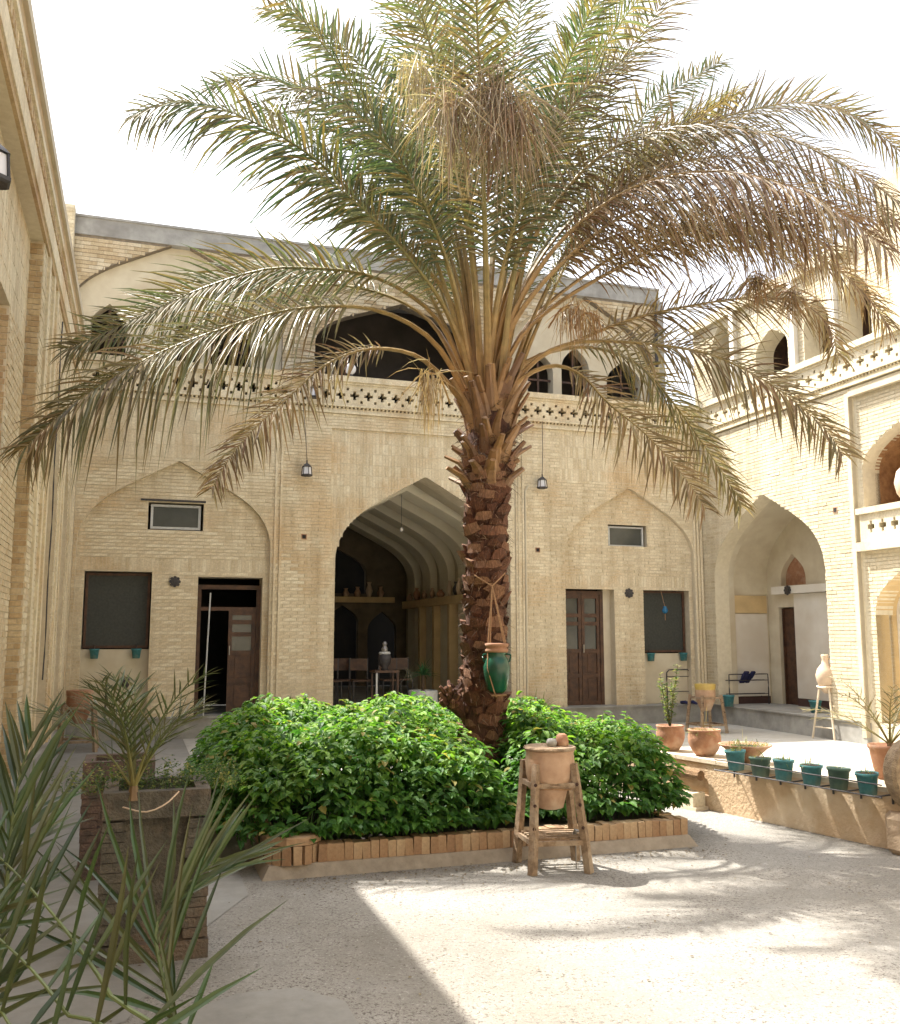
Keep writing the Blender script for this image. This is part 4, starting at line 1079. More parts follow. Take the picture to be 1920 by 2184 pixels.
# corner pier of the bed
cc = room(BU0 + 0.17, BV1 - 0.15, 0.08)
for k in range(16):
    a = k * 2 * math.pi / 16
    p = cc + Vector((math.cos(a), math.sin(a), 0)) * 0.135; curb(p, a + math.pi / 2)
mb = MB(); mb.col(0.55)
mb.lathe(cc + Vector((0, 0, 0.125)), [(0.20, 0), (0.205, 0.05), (0.19, 0.055), (0.0, 0.056)], 8); mb.build('cap_brick', M_curb, bed)

def leafshape(mb, p, d_, n_, L, W, fold=0.35):
    d_ = d_.normalized(); s = d_.cross(n_)
    if s.length < 1e-3: return
    s.normalize(); n_ = s.cross(d_)
    a = p; b = p + d_ * L * 0.45; c = p + d_ * L - n_ * L * 0.18
    f1 = n_ * W * fold * 0.5; b1 = p + d_ * L * 0.25; b2 = p + d_ * L * 0.68 - n_ * L * 0.06
    mb.poly([a, b1 + s * W * .47 + f1, b2 + s * W * .36 + f1, c, b2 - s * W * .36 + f1, b1 - s * W * .47 + f1, b], [(0, 1, 6), (1, 2, 6), (2, 3, 6), (3, 4, 6), (4, 5, 6), (5, 0, 6)])
def hgt(u, v):
    """height of the planted mass over the bed"""
    def blob(cu, cv, ru, rv, h, p=4.6):
        x = abs((u - cu) / ru) ** p + abs((v - cv) / rv) ** p
        return h * max(0, 1 - x) ** 0.36 if x < 1 else 0
    h = max(blob(2.78, 7.25, 1.22, 1.76, 0.72), blob(4.60, 7.12, 0.80, 1.76, 0.66), blob(3.7, 6.3, 1.3, 1.0, 0.66))
    h *= 1 + 0.10 * math.sin(u * 5.1 + v * 2.3) + 0.07 * math.sin(v * 7.7 - u * 3.1) + 0.05 * math.sin(u * 13 + v * 11)
    dx = u - 3.88; dv = v - 8.35
    h *= 1 - 0.88 * math.exp(-(dx / 0.21) ** 2) * (1 if dv > -0.9 else 0)
    return h
mb = MB(); cnt = 0
LG = [(0.045, 0.14, 0.022), (0.06, 0.175, 0.025), (0.035, 0.11, 0.02), (0.085, 0.21, 0.03)]
random.seed(21)
while cnt < 11500:
    u = U(1.5, 5.6); v = U(5.3, 9.12); h = hgt(u, v)
    if h < 0.06: continue
    e = 0.03; gu = (hgt(u + e, v) - hgt(u - e, v)) / (2 * e); gv = (hgt(u, v + e) - hgt(u, v - e)) / (2 * e)
    slope = math.hypot(gu, gv)
    if R() > 0.25 + slope * 0.5: continue
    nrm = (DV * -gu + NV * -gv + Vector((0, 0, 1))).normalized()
    zz = 0.19 + h * (1 - 0.30 * R() ** 1.5) if slope < 1.2 else 0.17 + U(0.03, 1.0) * h
    zz = max(zz, 0.27 + U(0, .04))
    p = room(u, min(v, 8.98), zz) + nrm * U(-0.04, 0.05)
    out = Vector((nrm.x, nrm.y, 0))
    for j in range(random.choice((2, 3, 3, 4))):
        a = U(0, 6.28); d_ = Vector((math.cos(a), math.sin(a), U(-0.75, 0.15))) + out * 0.9
        pn = (nrm * 0.5 + Vector((U(-.5, .5), U(-.5, .5), 1.0))).normalized()
        L = U(0.045, 0.095); col = random.choice(LG); mb.col((0.30, 0.26, 0.07) if R() < 0.03 else lerp3(col, (0.27, 0.43, 0.05), max(0, U(-0.25, 1.0)) * nrm.z ** 2))  # upward-facing leaves yellower and brighter: the sunlit top is put into the colour
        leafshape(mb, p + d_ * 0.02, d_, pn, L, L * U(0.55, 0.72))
    cnt += 1
for i in range(130):
    u = U(1.8, 5.3); v = U(5.8, 8.8); h = hgt(u, v)
    if h < 0.4: continue
    p = room(u, v, 0.17 + h * 0.9); d_ = Vector((U(-.35, .35), U(-.35, .35), 1)).normalized(); L = U(.08, .20); mb.col((0.10, 0.20, 0.04)); mb.tube([p, p + d_ * L], [0.004, 0.002], 3, caps=False)
    for j in range(7):
        a = U(0, 6.28); mb.col(random.choice([(0.20, 0.36, 0.05), (0.13, 0.28, 0.04), (0.26, 0.30, 0.06)])); leafshape(mb, p + d_ * L * U(.3, 1), Vector((math.cos(a), math.sin(a), U(-.4, .5))), Vector((0, 0, 1)), U(.04, .08), .045)
# inner stems and low leaves
for i in range(900):
    u = U(1.75, 5.4); v = U(5.5, 9.0); h = hgt(u, v)
    if h < 0.2: continue
    mb.col((0.05, 0.10, 0.025)); p = room(u, v, 0.17); mb.tube([p, p + Vector((U(-.05, .05), U(-.05, .05), h * 0.8))], [0.006, 0.003], 3, caps=False)
    for j in range(7):
        q = room(u + U(-.1, .1), v + U(-.1, .1), 0.2 + U(0.05, 0.8) * h); d_ = Vector((U(-1, 1), U(-1, 1), U(-0.5, 0.5)))
        mb.col(random.choice(LG)); leafshape(mb, q, d_, Vector((U(-.3, .3), U(-.3, .3), 1)), 0.09, 0.055)
o = mb.build('leafy_plants', M_leaf, origin=room(3.5, 7.5, 0.2))
tag(o, 'dense bright green leafy plants filling the brick-edged bed', 'plants', None, 'stuff')
random.seed(5)

# ------------------------------------------------------------------ pots and plants helpers
def pot_mesh(mb, p, r, h, kind='flare'):
    if kind == 'flare': pr = [(r * .62, 0), (r * .8, h * .3), (r * .93, h * .7), (r * .97, h * .86), (r * 1.05, h * .9), (r * 1.05, h), (r * .93, h), (r * .85, h * .8)]
    elif kind == 'round': pr = [(r * .52, 0), (r * .8, h * .22), (r * .98, h * .5), (r * 1.0, h * .72), (r * .93, h * .88), (r * 1.0, h * .95), (r * 1.0, h), (r * .88, h), (r * .84, h * .8)]
    elif kind == 'bowl': pr = [(r * .28, 0), (r * .5, h * .35), (r * .8, h * .75), (r * 1.0, h * .93), (r * 1.02, h), (r * .92, h), (r * .8, h * .82)]
    elif kind == 'bucket': pr = [(r * .74, 0), (r * .95, h * .86), (r * 1.04, h * .87), (r * 1.06, h), (r * .97, h), (r * .92, h * .8)]
    mb.lathe(p, pr, 26, 0.01, True)
def grass(mb, p, r, n, L, cols, w=0.006, el=(0.3, 1.5)):
    for i in range(n):
        a = U(0, 6.28); q = p + Vector((math.cos(a), math.sin(a), 0)) * r * math.sqrt(R()); b = U(0, 6.28); e = U(*el)
        mb.col(random.choice(cols)); leaflet(mb, q, Vector((math.cos(b) * math.cos(e), math.sin(b) * math.cos(e), math.sin(e))), L * U(0.5, 1.1), w, U(0.2, 0.8), Vector((0, 0, 1)))
def leafy(mb, p, h, n, L, cols, stems=5, spread=0.12):
    for s in range(stems):
        tip = p + Vector((U(-1, 1) * spread, U(-1, 1) * spread, h * U(0.7, 1.05)))
        mb.col((0.14, 0.13, 0.06)); mb.tube([p, (p + tip) / 2 + Vector((U(-.02, .02), 0, 0)), tip], [0.006, 0.004, 0.002], 4, caps=False)
        for i in range(n):
            t = U(0.15, 1); q = p.lerp(tip, t); a = U(0, 6.28); mb.col(random.choice(cols))
            leafshape(mb, q, Vector((math.cos(a), math.sin(a), U(-0.1, 0.9))), Vector((0, 0, 1)), L * U(.7, 1.1), L * .5)
YG = [(0.16, 0.19, 0.04), (0.22, 0.24, 0.06), (0.12, 0.16, 0.04), (0.28, 0.26, 0.10)]
DG = [(0.05, 0.10, 0.025), (0.07, 0.13, 0.03), (0.04, 0.08, 0.02)]
def potted(name, lab, p, r, h, kind, mat, plant=None, cat='potted plant', group=None):
    t = thing(name, lab, cat, p, group)
    mb = MB(); pot_mesh(mb, p, r, h, kind); mb.build('pot', mat, t, smooth=True)
    mb = MB(); mb.lathe(p + Vector((0, 0, h * .84)), [(r * .84, 0), (r * .4, 0.008), (0.0, 0.01)], 16, 0, False); mb.build('soil', M_soil, t)
    if plant:
        mb = MB(); plant(mb, p + Vector((0, 0, h * .85))); mb.build('plant', M_leaf, t)
    return t
DKG = [(0.055, 0.085, 0.022), (0.075, 0.105, 0.03), (0.04, 0.07, 0.02), (0.10, 0.11, 0.035)]
def small_palm(name, lab, p, nf, L, leafL, cols_dry=0.15, cat='young palm', el=(0.5, 1.35), trunk=True, w=0.014, az0=0.0, grp=None, pal=None):
    t = thing(name, lab, cat, p, grp)
    if trunk:
        mb = MB(); mb.col((0.16, 0.10, 0.05)); mb.tube([p, p + Vector((0, 0, 0.07))], [0.03, 0.02], 8); mb.build('trunk', M_rachis, t)
    for k in range(nf):
        az = az0 + k * 2.39996 + U(-.2, .2); e = U(*el); h = Vector((math.cos(az), math.sin(az), 0)); q = p + Vector((0, 0, 0.05)); pts = [q.copy()]; LL = L * U(0.75, 1.1)
        for i in range(5):
            q = q + (h * math.cos(e) + Vector((0, 0, math.sin(e)))) * LL / 5; pts.append(q.copy()); e -= 0.10 + 0.05 * i
        frond(t, pts, leafL=leafL * U(.85, 1.1), dry=cols_dry, droop=0.1, start=0.22, n_per=0.045 * max(0.5, L / 0.8), w=w, r0=0.008, fwd=0.75, base_col=(0.20, 0.17, 0.05), tipdry=0.12, pal=pal)
    return t

# ------------------------------------------------------------------ left planters
def block_planter(lab, cu, cv, w, h, hd, mat=M_planter):
    p = room(cu, cv, 0); t = thing('block_planter', lab, 'planter', p)
    a = w / 2
    def bx(mb, u0, u1, v0, v1, z0, z1): mb.mbox(mF, cu + u0, cu + u1, cv + v0, cv + v1, z0, z1)
    mb = MB(); bx(mb, -a + .05, a - .05, -a + .05, a - .05, 0.0, h - 0.06); mb.build('core', mat, t)
    mb = MB(); bx(mb, -a - .01, a + .01, -a - .01, a + .01, 0, 0.09); mb.build('foot', mat, t)
    for (x0, x1, y0, y1) in ((-a, a, a - .07, a), (-a, a, -a, -a + .07), (-a, -a + .07, -a + .07, a - .07), (a - .07, a, -a + .07, a - .07)):
        mb = MB(); bx(mb, x0, x1, y0, y1, h - 0.13, h); mb.build('rim', mat, t)
    n = int((h - 0.24) / 0.045)
    for i in range(n):
        z = 0.10 + i * (h - 0.24) / n
        for sx in (-1, 1):
            mb = MB(); o_ = U(-.004, .004); ww = U(0.10, 0.12)
            u0, u1 = (-a - o_, -a + ww) if sx < 0 else (a - ww, a + o_)
            bx(mb, u0, u1, a - .06, a + U(-.004, .003), z, z + (h - 0.24) / n - 0.004)
            mb.build('brick', mat, t)
    n2 = 9
    mb = MB(); bx(mb, -a + .07, a - .07, -a + .07, a - .07, h - 0.1, h - 0.04); mb.build('soil', M_soil, t)
    return t
M_planter2 = plain('old_red_block', (0.16, 0.10, 0.075), (0.075, 0.055, 0.043), sc=14, bst=0.9, bd=0.02, stain=(0.10, 0.08, 0.06))
pl1c = uv1 = (1.27, 10.2)
block_planter('tall weathered brick planter with a flat rim holding a young palm, left foreground', 1.16, 10.22, 0.52, 0.82, 0)
block_planter('smaller reddish brick planter just behind the tall weathered planter', 0.95, 8.5, 0.46, 0.76, 0, M_planter2)
pp = at(285, 1682, 4.85); pp.z = 0.78
small_palm('young_palm', 'young date palm growing in the tall weathered planter', pp, 10, 0.70, 0.21, 0.05, el=(0.95, 1.5), w=0.011, pal=DKG)
mb = MB()
for k in range(420):
    q = room(1.16 + U(-.26, .42), 10.2 + U(-.3, .12), 0.79); 
    if k < 90: q = room(0.84 + U(-.18, .1), 9.9 + U(-.2, .1), 0.74)
    a = U(0, 6.28); mb.col(random.choice(YG + DG + DG)); tip = q + Vector((math.cos(a) * .07, math.sin(a) * .07, U(0.02, 0.15)))
    leaflet(mb, q, tip - q, U(0.06, 0.16), 0.004, 0.6, Vector((0, 0, 1)))
    for j in range(5): leafshape(mb, q.lerp(tip, U(.3, 1.1)), Vector((U(-1, 1), U(-1, 1), U(-.2, .8))), Vector((0, 0, 1)), 0.018, 0.012)
o = mb.build('ground_weeds', M_leaf, origin=room(1.3, 10.2, .8)); tag(o, 'fine feathery weeds spilling over the tall weathered planter', 'weeds', None, 'stuff')
mb = MB(); mb.tube(spline([at(382, 1688, 4.45), at(352, 1716, 4.38), at(310, 1732, 4.36), at(262, 1722, 4.42)], 10)[0], 0.0035, 5)
mb.v = mb.v; o = mb.build('dry_stalk', M_jar, origin=at(320, 1720, 4.4)); tag(o, 'pale dry stalk curling over the rim of the tall weathered planter', 'stalk')

# ------------------------------------------------------------------ foreground palm at the left edge
fg = thing('foreground_palm', 'green palm shrub with broad blades filling the lower left corner', 'palm', Vector((-0.85, 1.75, 0)))
root = Vector((-0.85, 1.75, 0.02))
mb = MB(); mb.col((0.14, 0.10, 0.05)); mb.tube([root, root + Vector((0, 0, 0.22))], [0.09, 0.06], 10); mb.build('trunk', M_rachis, fg)
def fgf(path, D0, D1, **kw):
    n = len(path); pts = [root + Vector((0, 0, 0.18))]
    for i, (x, y) in enumerate(path): pts.append(at(x, y, D0 + (D1 - D0) * i / (n - 1)))
    kw = dict(dict(leafL=0.25, dry=0.0, droop=0.06, start=0.5, n_per=0.026, w=0.019, r0=0.009, fwd=0.85, tipdry=0.03, base_col=(0.07, 0.11, 0.025), pal=[(0.04, 0.075, 0.022), (0.05, 0.095, 0.026), (0.03, 0.06, 0.022), (0.075, 0.095, 0.035)]), **kw)
    kw['w'] *= 0.72; kw['n_per'] *= 1.45; kw['leafL'] *= 0.95
    return frond(fg, pts, **kw)
fgf([(400, 2290), (374, 2184), (343, 2068), (333, 1971), (385, 1900), (470, 1830)], 2.0, 2.3, start=0.62, leafL=0.37, n_per=0.019, fwd=0.95, up0=Vector((0.2, -1, 0.4)))
fgf([(-40, 2250), (0, 2060), (15, 1880), (35, 1690), (70, 1560)], 1.9, 2.3, start=0.50, leafL=0.30, n_per=0.024, fwd=1.0, up0=Vector((0.1, -1, 0.2)), w=0.021)
fgf([(320, 2290), (240, 2130), (160, 2010), (70, 1900), (-30, 1800)], 1.8, 2.1, start=0.42, leafL=0.27, n_per=0.048, fwd=0.35, up0=Vector((0, -1, 0.5)), w=0.021)
fgf([(230, 2290), (140, 2160), (60, 2060), (-50, 1960)], 1.7, 1.95, start=0.42, leafL=0.26, n_per=0.055, fwd=0.3, up0=Vector((0.1, -1, 0.5)), w=0.021)
fgf([(-120, 2150), (-60, 2000), (-20, 1880), (40, 1790), (90, 1700)], 1.9, 2.4, start=0.45, leafL=0.27, n_per=0.028, fwd=0.9, up0=Vector((0.3, -1, 0.2)), w=0.02)
fgf([(150, 2400), (60, 2250), (-20, 2120)], 1.6, 1.8, start=0.4, leafL=0.26, n_per=0.06, fwd=0.3, up0=Vector((0.1, -1, 0.5)), w=0.022)

# ------------------------------------------------------------------ foreground wooden stand with water pot
sp_ = Vector(((0.53 + 0.93 + 0.46 + 0.87) / 4, (6.59 + 6.66 + 6.95 + 6.99) / 4, 0))
st = thing('wooden_stand', 'four-legged weathered wooden stand in front of the leafy bed', 'stand', sp_)
feet = [Vector((0.555, 6.56, 0)), Vector((0.945, 6.62, 0)), Vector((0.905, 6.99, 0)), Vector((0.475, 6.93, 0))]
tops = [Vector((0.590, 6.62, 0.72)), Vector((0.855, 6.66, 0.72)), Vector((0.83, 6.90, 0.72)), Vector((0.53, 6.87, 0.72))]
def leg_at(i, z): return feet[i].lerp(tops[i], z / 0.72)
for i in range(4):
    mb = MB(); mb.tube([leg_at(i, z) + Vector((U(-.002, .002), U(-.002, .002), 0)) for z in (0, .2, .4, .55, .72)], [0.034, 0.034, 0.031, 0.030, 0.029], 4, rot=math.pi / 4 + AN * 0.5)
    lg = mb.build('leg', M_stand, st)
    if i < 2:
        for z in (0.30, 0.45, 0.585):
            q = leg_at(i, z) + Vector((0.0, -0.026, 0)); k = MB(); k.tube([q, q + Vector((0, -0.004, 0))], 0.012, 8); k.build('peg_hole', M_knot, lg)
for z, s_ in ((0.20, 0.022), (0.575, 0.024)):
    for i in range(4):
        a, b = leg_at(i, z), leg_at((i + 1) % 4, z); mb = MB()
        dd = (b - a).normalized(); mb.tube([a + dd * 0.015, b - dd * 0.015], s_, 4, rot=math.pi / 4); mb.build('rail', M_stand, st)
mb = MB()
c4 = sum((leg_at(i, 0.215) for i in range(4)), Vector()) / 4
for k in range(5):
    t = 0.1 + k * 0.18
    a = leg_at(0, 0.225).lerp(leg_at(3, 0.225), t); b = leg_at(1, 0.225).lerp(leg_at(2, 0.225), t)
    mb = MB(); mb.tube([a, b], 0.018, 4, rot=math.pi / 4, flat=0.5); mb.build('shelf_board', M_stand, st)
ctr = sum(tops, Vector()) / 4
wp = thing('water_pot', 'large pale clay water pot with lid, set in the foreground wooden stand', 'pot', Vector((ctr.x, ctr.y, 0.36)))
q = Vector((ctr.x, ctr.y, 0.40)); mb = MB()
mb.lathe(q, [(0.055, 0), (0.092, 0.012), (0.118, 0.12), (0.148, 0.17), (0.168, 0.24), (0.172, 0.33), (0.165, 0.385), (0.17, 0.39), (0.17, 0.405), (0.15, 0.405)], 32, 0.008)
mb.build('body', M_paleclay, wp, smooth=True)
mb = MB(); mb.lathe(q + Vector((0, 0, 0.405)), [(0.182, 0), (0.186, 0.012), (0.180, 0.022), (0.06, 0.026), (0.0, 0.027)], 28); mb.build('lid', M_stand, wp)
def rope_loop(c, r, z, th, mat, parent, name='rope'):
    mb = MB(); P_ = [Vector((c.x + r * math.cos(a), c.y + r * math.sin(a), z + 0.006 * math.sin(3 * a))) for a in [i * 2 * math.pi / 20 for i in range(21)]]
    mb.tube(P_, th, 5, caps=False); return mb.build(name, mat, parent)
rope_loop(q, 0.158, q.z + 0.165, 0.010, M_stand, wp); rope_loop(q, 0.150, q.z + 0.15, 0.008, M_rope, wp)
lz = q.z + 0.43
mb = MB(); c = Vector((ctr.x + 0.085, ctr.y - 0.02, lz)); mb.lathe(c, [(0.048, 0), (0.046, 0.04), (0.036, 0.075), (0.022, 0.085), (0, 0.087)], 16)
o = mb.build('clay_cup', M_terra, origin=c, smooth=True); tag(o, 'reddish clay cup upside down on the lid of the clay water pot', 'cup')
mb = MB(); c = Vector((ctr.x + 0.01, ctr.y - 0.05, lz)); mb.lathe(c, [(0.032, 0), (0.038, 0.03), (0.028, 0.052), (0.0, 0.056)], 14)
mb.build('knob', M_conc, wp, smooth=True)
mb = MB(); c = at(1222, 1790, 6.75); mb.tube([c, c + Vector((0.02, 0.0, 0.06)), c + Vector((0.06, 0, 0.05))], [0.012, 0.016, 0.01], 6); mb.tube([c + Vector((0.02, 0, 0.02)), c + Vector((0.02, 0, -0.25))], 0.004, 4)
o = mb.build('water_tap', M_steel, origin=c); tag(o, 'small metal tap behind the right leg of the wooden stand', 'tap')

# ------------------------------------------------------------------ green jar hung on the palm
jc = at(1060, 1440, 8.30); jc.z = 0
jz0, jz1 = at(1060, 1478, 8.3).z, at(1060, 1395, 8.3).z
gj = thing('green_jar', 'dark green glazed jar hanging from a rope on the palm trunk', 'jar', Vector((jc.x, jc.y, jz0)))
h = jz1 - jz0; mb = MB()
mb.lathe((jc.x, jc.y, jz0), [(0.055, 0), (0.085, 0.03), (0.115, h * .5), (0.118, h * .68), (0.098, h * .88), (0.075, h * .97), (0.085, h * 1.04), (0.085, h * 1.08), (0.065, h * 1.08)], 28); mb.build('body', M_greenglaze, gj, smooth=True)
for sg in (-1, 1):
    mb = MB(); mb.tube(spline([(jc.x + sg * 0.075, jc.y, jz0 + h * 1.0), (jc.x + sg * 0.12, jc.y, jz0 + h * .98), (jc.x + sg * 0.112, jc.y, jz0 + h * .8)], 7)[0], 0.009, 6); mb.build('handle', M_greenglaze, gj)
mb = MB(); mb.lathe((jc.x, jc.y, jz1 + 0.015), [(0.10, 0), (0.105, 0.02), (0.085, 0.04), (0.10, 0.05), (0.105, 0.075), (0.08, 0.08), (0.0, 0.08)], 20, 0.03); mb.build('clay_cover', M_terra, gj, smooth=True)
hook = at(1050, 1250, 8.36); mb = MB()
for dx in (-0.08, -0.06, 0.07, 0.085):
    mb.tube([hook, Vector((jc.x + dx, jc.y - 0.03, jz1 + 0.06))], 0.006, 5)
mb.tube([Vector((jc.x - 0.08, jc.y - 0.03, jz1 + 0.06)), Vector((jc.x - 0.085, jc.y - 0.08, jz1 - 0.12)), Vector((jc.x - 0.03, jc.y - 0.10, jz0 + 0.02)), Vector((jc.x - 0.01, jc.y - 0.05, jz0 - 0.03))], 0.006, 5)
mb.tube([Vector((jc.x - 0.05, jc.y - 0.05, jz0 - 0.02)), Vector((jc.x + 0.08, jc.y - 0.05, jz0 - 0.015))], 0.008, 5)
mb.tube([hook, hook + Vector((-0.16, 0.03, 0.10))], 0.006, 5); mb.tube([hook, hook + Vector((0.12, 0.05, 0.12))], 0.006, 5)
mb.build('rope', M_rope, gj)

# ------------------------------------------------------------------ low mud wall at the right with its pots
def wu(v): return 5.95 + 0.2 * (v - 7)
WD = (DV * 0.2 + NV).normalized(); WN = (-DV + NV * 0.2).normalized()   # along, outward to the left
wb = room(wu(8.4), 8.4, 0)
mw = thing('low_mud_wall', 'low mud-rendered wall with pale coping on the right of the courtyard', 'wall', wb)
def mW(s, t, z): return room(wu(s), s, 0) + WN * t + Vector((0, 0, z))
mb = MB(); slab(mb, mW, 6.2, 11.6, 0, 0.42, [('a', 7.35, 7.82, 0.12, 0.24, 0.34)], 0, -0.06); mb.mbox(mW, 6.2, 11.6, -0.36, -0.062, 0, 0.42); mb.build('wall', M_mud, mw)
x = 6.2
mb = MB()
while x < 11.6:
    l = U(0.35, 0.6); b = min(x + l, 11.6); mb = MB(); mb.mbox(mW, x, b - 0.006, -0.37, 0.012 + U(0, .012), 0.42, 0.452 + U(0, .008)); mb.build('coping_stone', M_mudtop, mw); x += l
# skirting sand at its foot
# brick step and log niche
bs = thing('brick_step', 'little step of upright pale bricks against the mud wall', 'step', mW(7.55, 0.1, 0))
for i in range(9):
    mb = MB(); mb.col(U(0.6, 1)); x = 7.30 + i * 0.055; mb.mbox(mW, x, x + 0.044, 0.01, 0.16 + U(-.004, .006), 0.03, 0.155 + U(-.005, .005)); mb.build('brick', M_curb if False else M_wbrick, bs)
mb = MB(); mb.mbox(mW, 7.29, 7.82, 0.01, 0.17, 0, 0.03); mb.build('base', M_mudtop, bs)
mb = MB(); c0, c1 = mW(7.36, 0.09, 0.31), mW(7.80, 0.07, 0.31); mb.tube([c0, c0.lerp(c1, .5) + Vector((0, 0, .008)), c1], [0.05, 0.055, 0.048], 9)
o = mb.build('log', M_terra if False else plain('brown_log', (0.26, 0.15, 0.07), (0.14, 0.08, 0.035), sc=15, bst=0.9, bd=0.02), origin=(c0 + c1) / 2); tag(o, 'short brown log lying across the niche above the brick step', 'log')
mb = MB()
c0 = mW(7.42, 0.10, 0.155)
# hanging teal pots
gp = 'teal flower pots hung along the mud wall'
vs_ = [8.26, 8.53, 8.77, 9.05, 9.30, 9.56]
wh = ['leftmost teal pot hung along the mud wall, below the shallow bowl', 'second teal pot from the left hung on the mud wall, faded green', 'third teal pot from the left hung on the mud wall',
      'fourth teal pot from the left hung on the mud wall', 'fifth teal pot hung on the mud wall, faded green, next to the last one', 'rightmost teal pot hung on the mud wall, beside the millstone']
M_teal2 = plain('faded_teal', (0.085, 0.17, 0.13), (0.05, 0.10, 0.08), rough=0.6, sc=10, bst=0.3, stain=(0.15, 0.18, 0.13))
for i, v in enumerate(vs_):
    p = mW(v, 0.10, 0.40 + (0.02 if i == 0 else 0)); t = thing('hanging_pot', wh[i], 'flower pot', p, gp)
    mm = M_teal2 if i in (1, 4) else M_teal
    mb = MB(); pot_mesh(mb, p, 0.088 * U(.93, 1.04), 0.165 * U(.95, 1.05), 'bucket'); mb.build('pot', mm, t, smooth=True); t.rotation_euler = (U(-.06, .06), U(-.06, .06), 0)
    mb = MB(); mb.lathe(p + Vector((0, 0, 0.155)), [(0.084, 0), (0.0, 0.008)], 14, 0, False); mb.build('soil', M_soil, t)
    mb = MB(); grass(mb, p + Vector((0, 0, .14)), .06, random.choice((8, 22, 40)), U(.08, .2), YG + [(.4, .36, .25)], .006); mb.build('plant', M_leaf, t)
rl = thing('pot_rail', 'thin iron rail with brackets carrying the teal pots on the mud wall', 'rail', mW(8.9, 0.02, 0.4))
mb = MB(); mb.tube([mW(8.1, 0.20, 0.50), mW(9.75, 0.20, 0.50)], 0.006, 5); mb.tube([mW(8.1, 0.205, 0.41), mW(9.75, 0.205, 0.41)], 0.006, 5); mb.build('rail', M_iron, rl)
for v in (8.15, 8.4, 8.66, 8.91, 9.18, 9.43, 9.7):
    mb = MB(); mb.tube([mW(v, 0.0, 0.41), mW(v, 0.2, 0.41)], 0.007, 5); mb.tube([mW(v, 0.012, 0.34), mW(v, 0.012, 0.5)], 0.009, 4); mb.build('bracket', M_iron, rl)
mb = MB()
# terracotta pots on the wall top
CT = 0.455
pA_ = mW(7.27, -0.16, CT)
def ppos(x, y, D, z): q = at(x, y, D); q.z = z; return q
potted('potted_shrub', 'tall light green shrub in a round terracotta pot on the mud wall', mW(7.16, -0.17, CT), 0.14, 0.25, 'round', M_terra, lambda mb, p: leafy(mb, p, 0.62, 46, 0.05, YG + DG, 6, 0.12))
potted('potted_grass', 'round terracotta pot of yellow-green trailing grass, right of the tall shrub', mW(7.62, -0.17, CT), 0.155, 0.25, 'round', M_terra, lambda mb, p: (grass(mb, p, .14, 150, .12, YG, .008, (-.1, 1.2)), grass(mb, p, .02, 3, .5, [(0.3, .22, .12)], .006, (1.4, 1.55))))
potted('bowl_planter', 'shallow wide terracotta bowl of mixed small plants on the mud wall', mW(8.12, -0.17, CT), 0.235, 0.16, 'bowl', M_terra, lambda mb, p: (grass(mb, p, .2, 130, .12, YG + DG, .008, (0, 1.4)), grass(mb, p, .02, 3, .3, [(0.5, .45, .35)], .005, (1.45, 1.55))))
# right edge: stone block, millstone, big pot with young palm
p = at(1962, 1800, 7.2); p.z = 0
sb = MB()
bb = [(0.17, 0), (0.19, 0.03), (0.19, 0.24), (0.17, 0.27)]
sb.lathe(p, [(0.20, 0), (0.235, 0.04), (0.235, 0.25), (0.20, 0.29), (0, 0.30)], 8, 0.02)
o = sb.build('stone_block', M_paleclay if False else plain('buff_stone', (0.50, 0.38, 0.26), (0.38, 0.27, 0.18), sc=9, bst=0.6, bd=0.015), origin=p); tag(o, 'squat rounded stone block at the right edge under the millstone', 'stone block')
p2 = p + Vector((0.02, 0.02, 0.30 + 0.27)); mb = MB(); N_ = 26
a1 = Vector((0.80, 0.6, 0)).normalized(); 
def disc(mb, c, ax, r, th, hole):
    ax = ax.normalized(); x = ax.cross(Vector((0, 0, 1))).normalized(); y = Vector((0, 0, 1))
    L_ = [(r * .93, -th / 2), (r, -th * .3), (r, th * .3), (r * .93, th / 2), (hole, th / 2), (hole, -th / 2), (r * .93, -th / 2)]
    b = len(mb.v)
    for rr, tt in L_:
        for k in range(N_):
            a = k * 2 * math.pi / N_; rw_ = rr * (1 + 0.02 * math.sin(3 * a)); mb.v.append(tuple(c + ax * tt + (x * math.cos(a) + y * math.sin(a)) * rw_))
    for i in range(len(L_) - 1):
        for k in range(N_):
            k2 = (k + 1) % N_; mb.f.append((b + i * N_ + k, b + i * N_ + k2, b + (i + 1) * N_ + k2, b + (i + 1) * N_ + k)); mb.c.append(None); mb.m.append(0)
disc(mb, p2, Vector((0.35, -1, 0)), 0.275, 0.13, 0.05)
o = mb.build('millstone', M_stone, origin=p2); tag(o, 'rough round millstone with a hole standing on edge at the right picture edge', 'millstone')
pk = mW(9.55, -0.20, CT)
pk = at(1900, 1655, 7.75); pk.z = CT
potp = thing('large_flower_pot', 'large terracotta pot behind the millstone at the right edge', 'flower pot', pk)
mb = MB(); pot_mesh(mb, pk, 0.155, 0.27, 'flare'); mb.build('pot', M_terra, potp, smooth=True)
mb = MB(); mb.lathe(pk + Vector((0, 0, .23)), [(0.13, 0), (0, .01)], 16, 0, False); mb.build('soil', M_soil, potp)
small_palm('young_palm', 'young palm with thin airy fronds in the large pot at the right edge', pk + Vector((0.01, 0, .22)), 9, 0.75, 0.13, 0.45, el=(0.55, 1.35), w=0.009, az0=2.6)

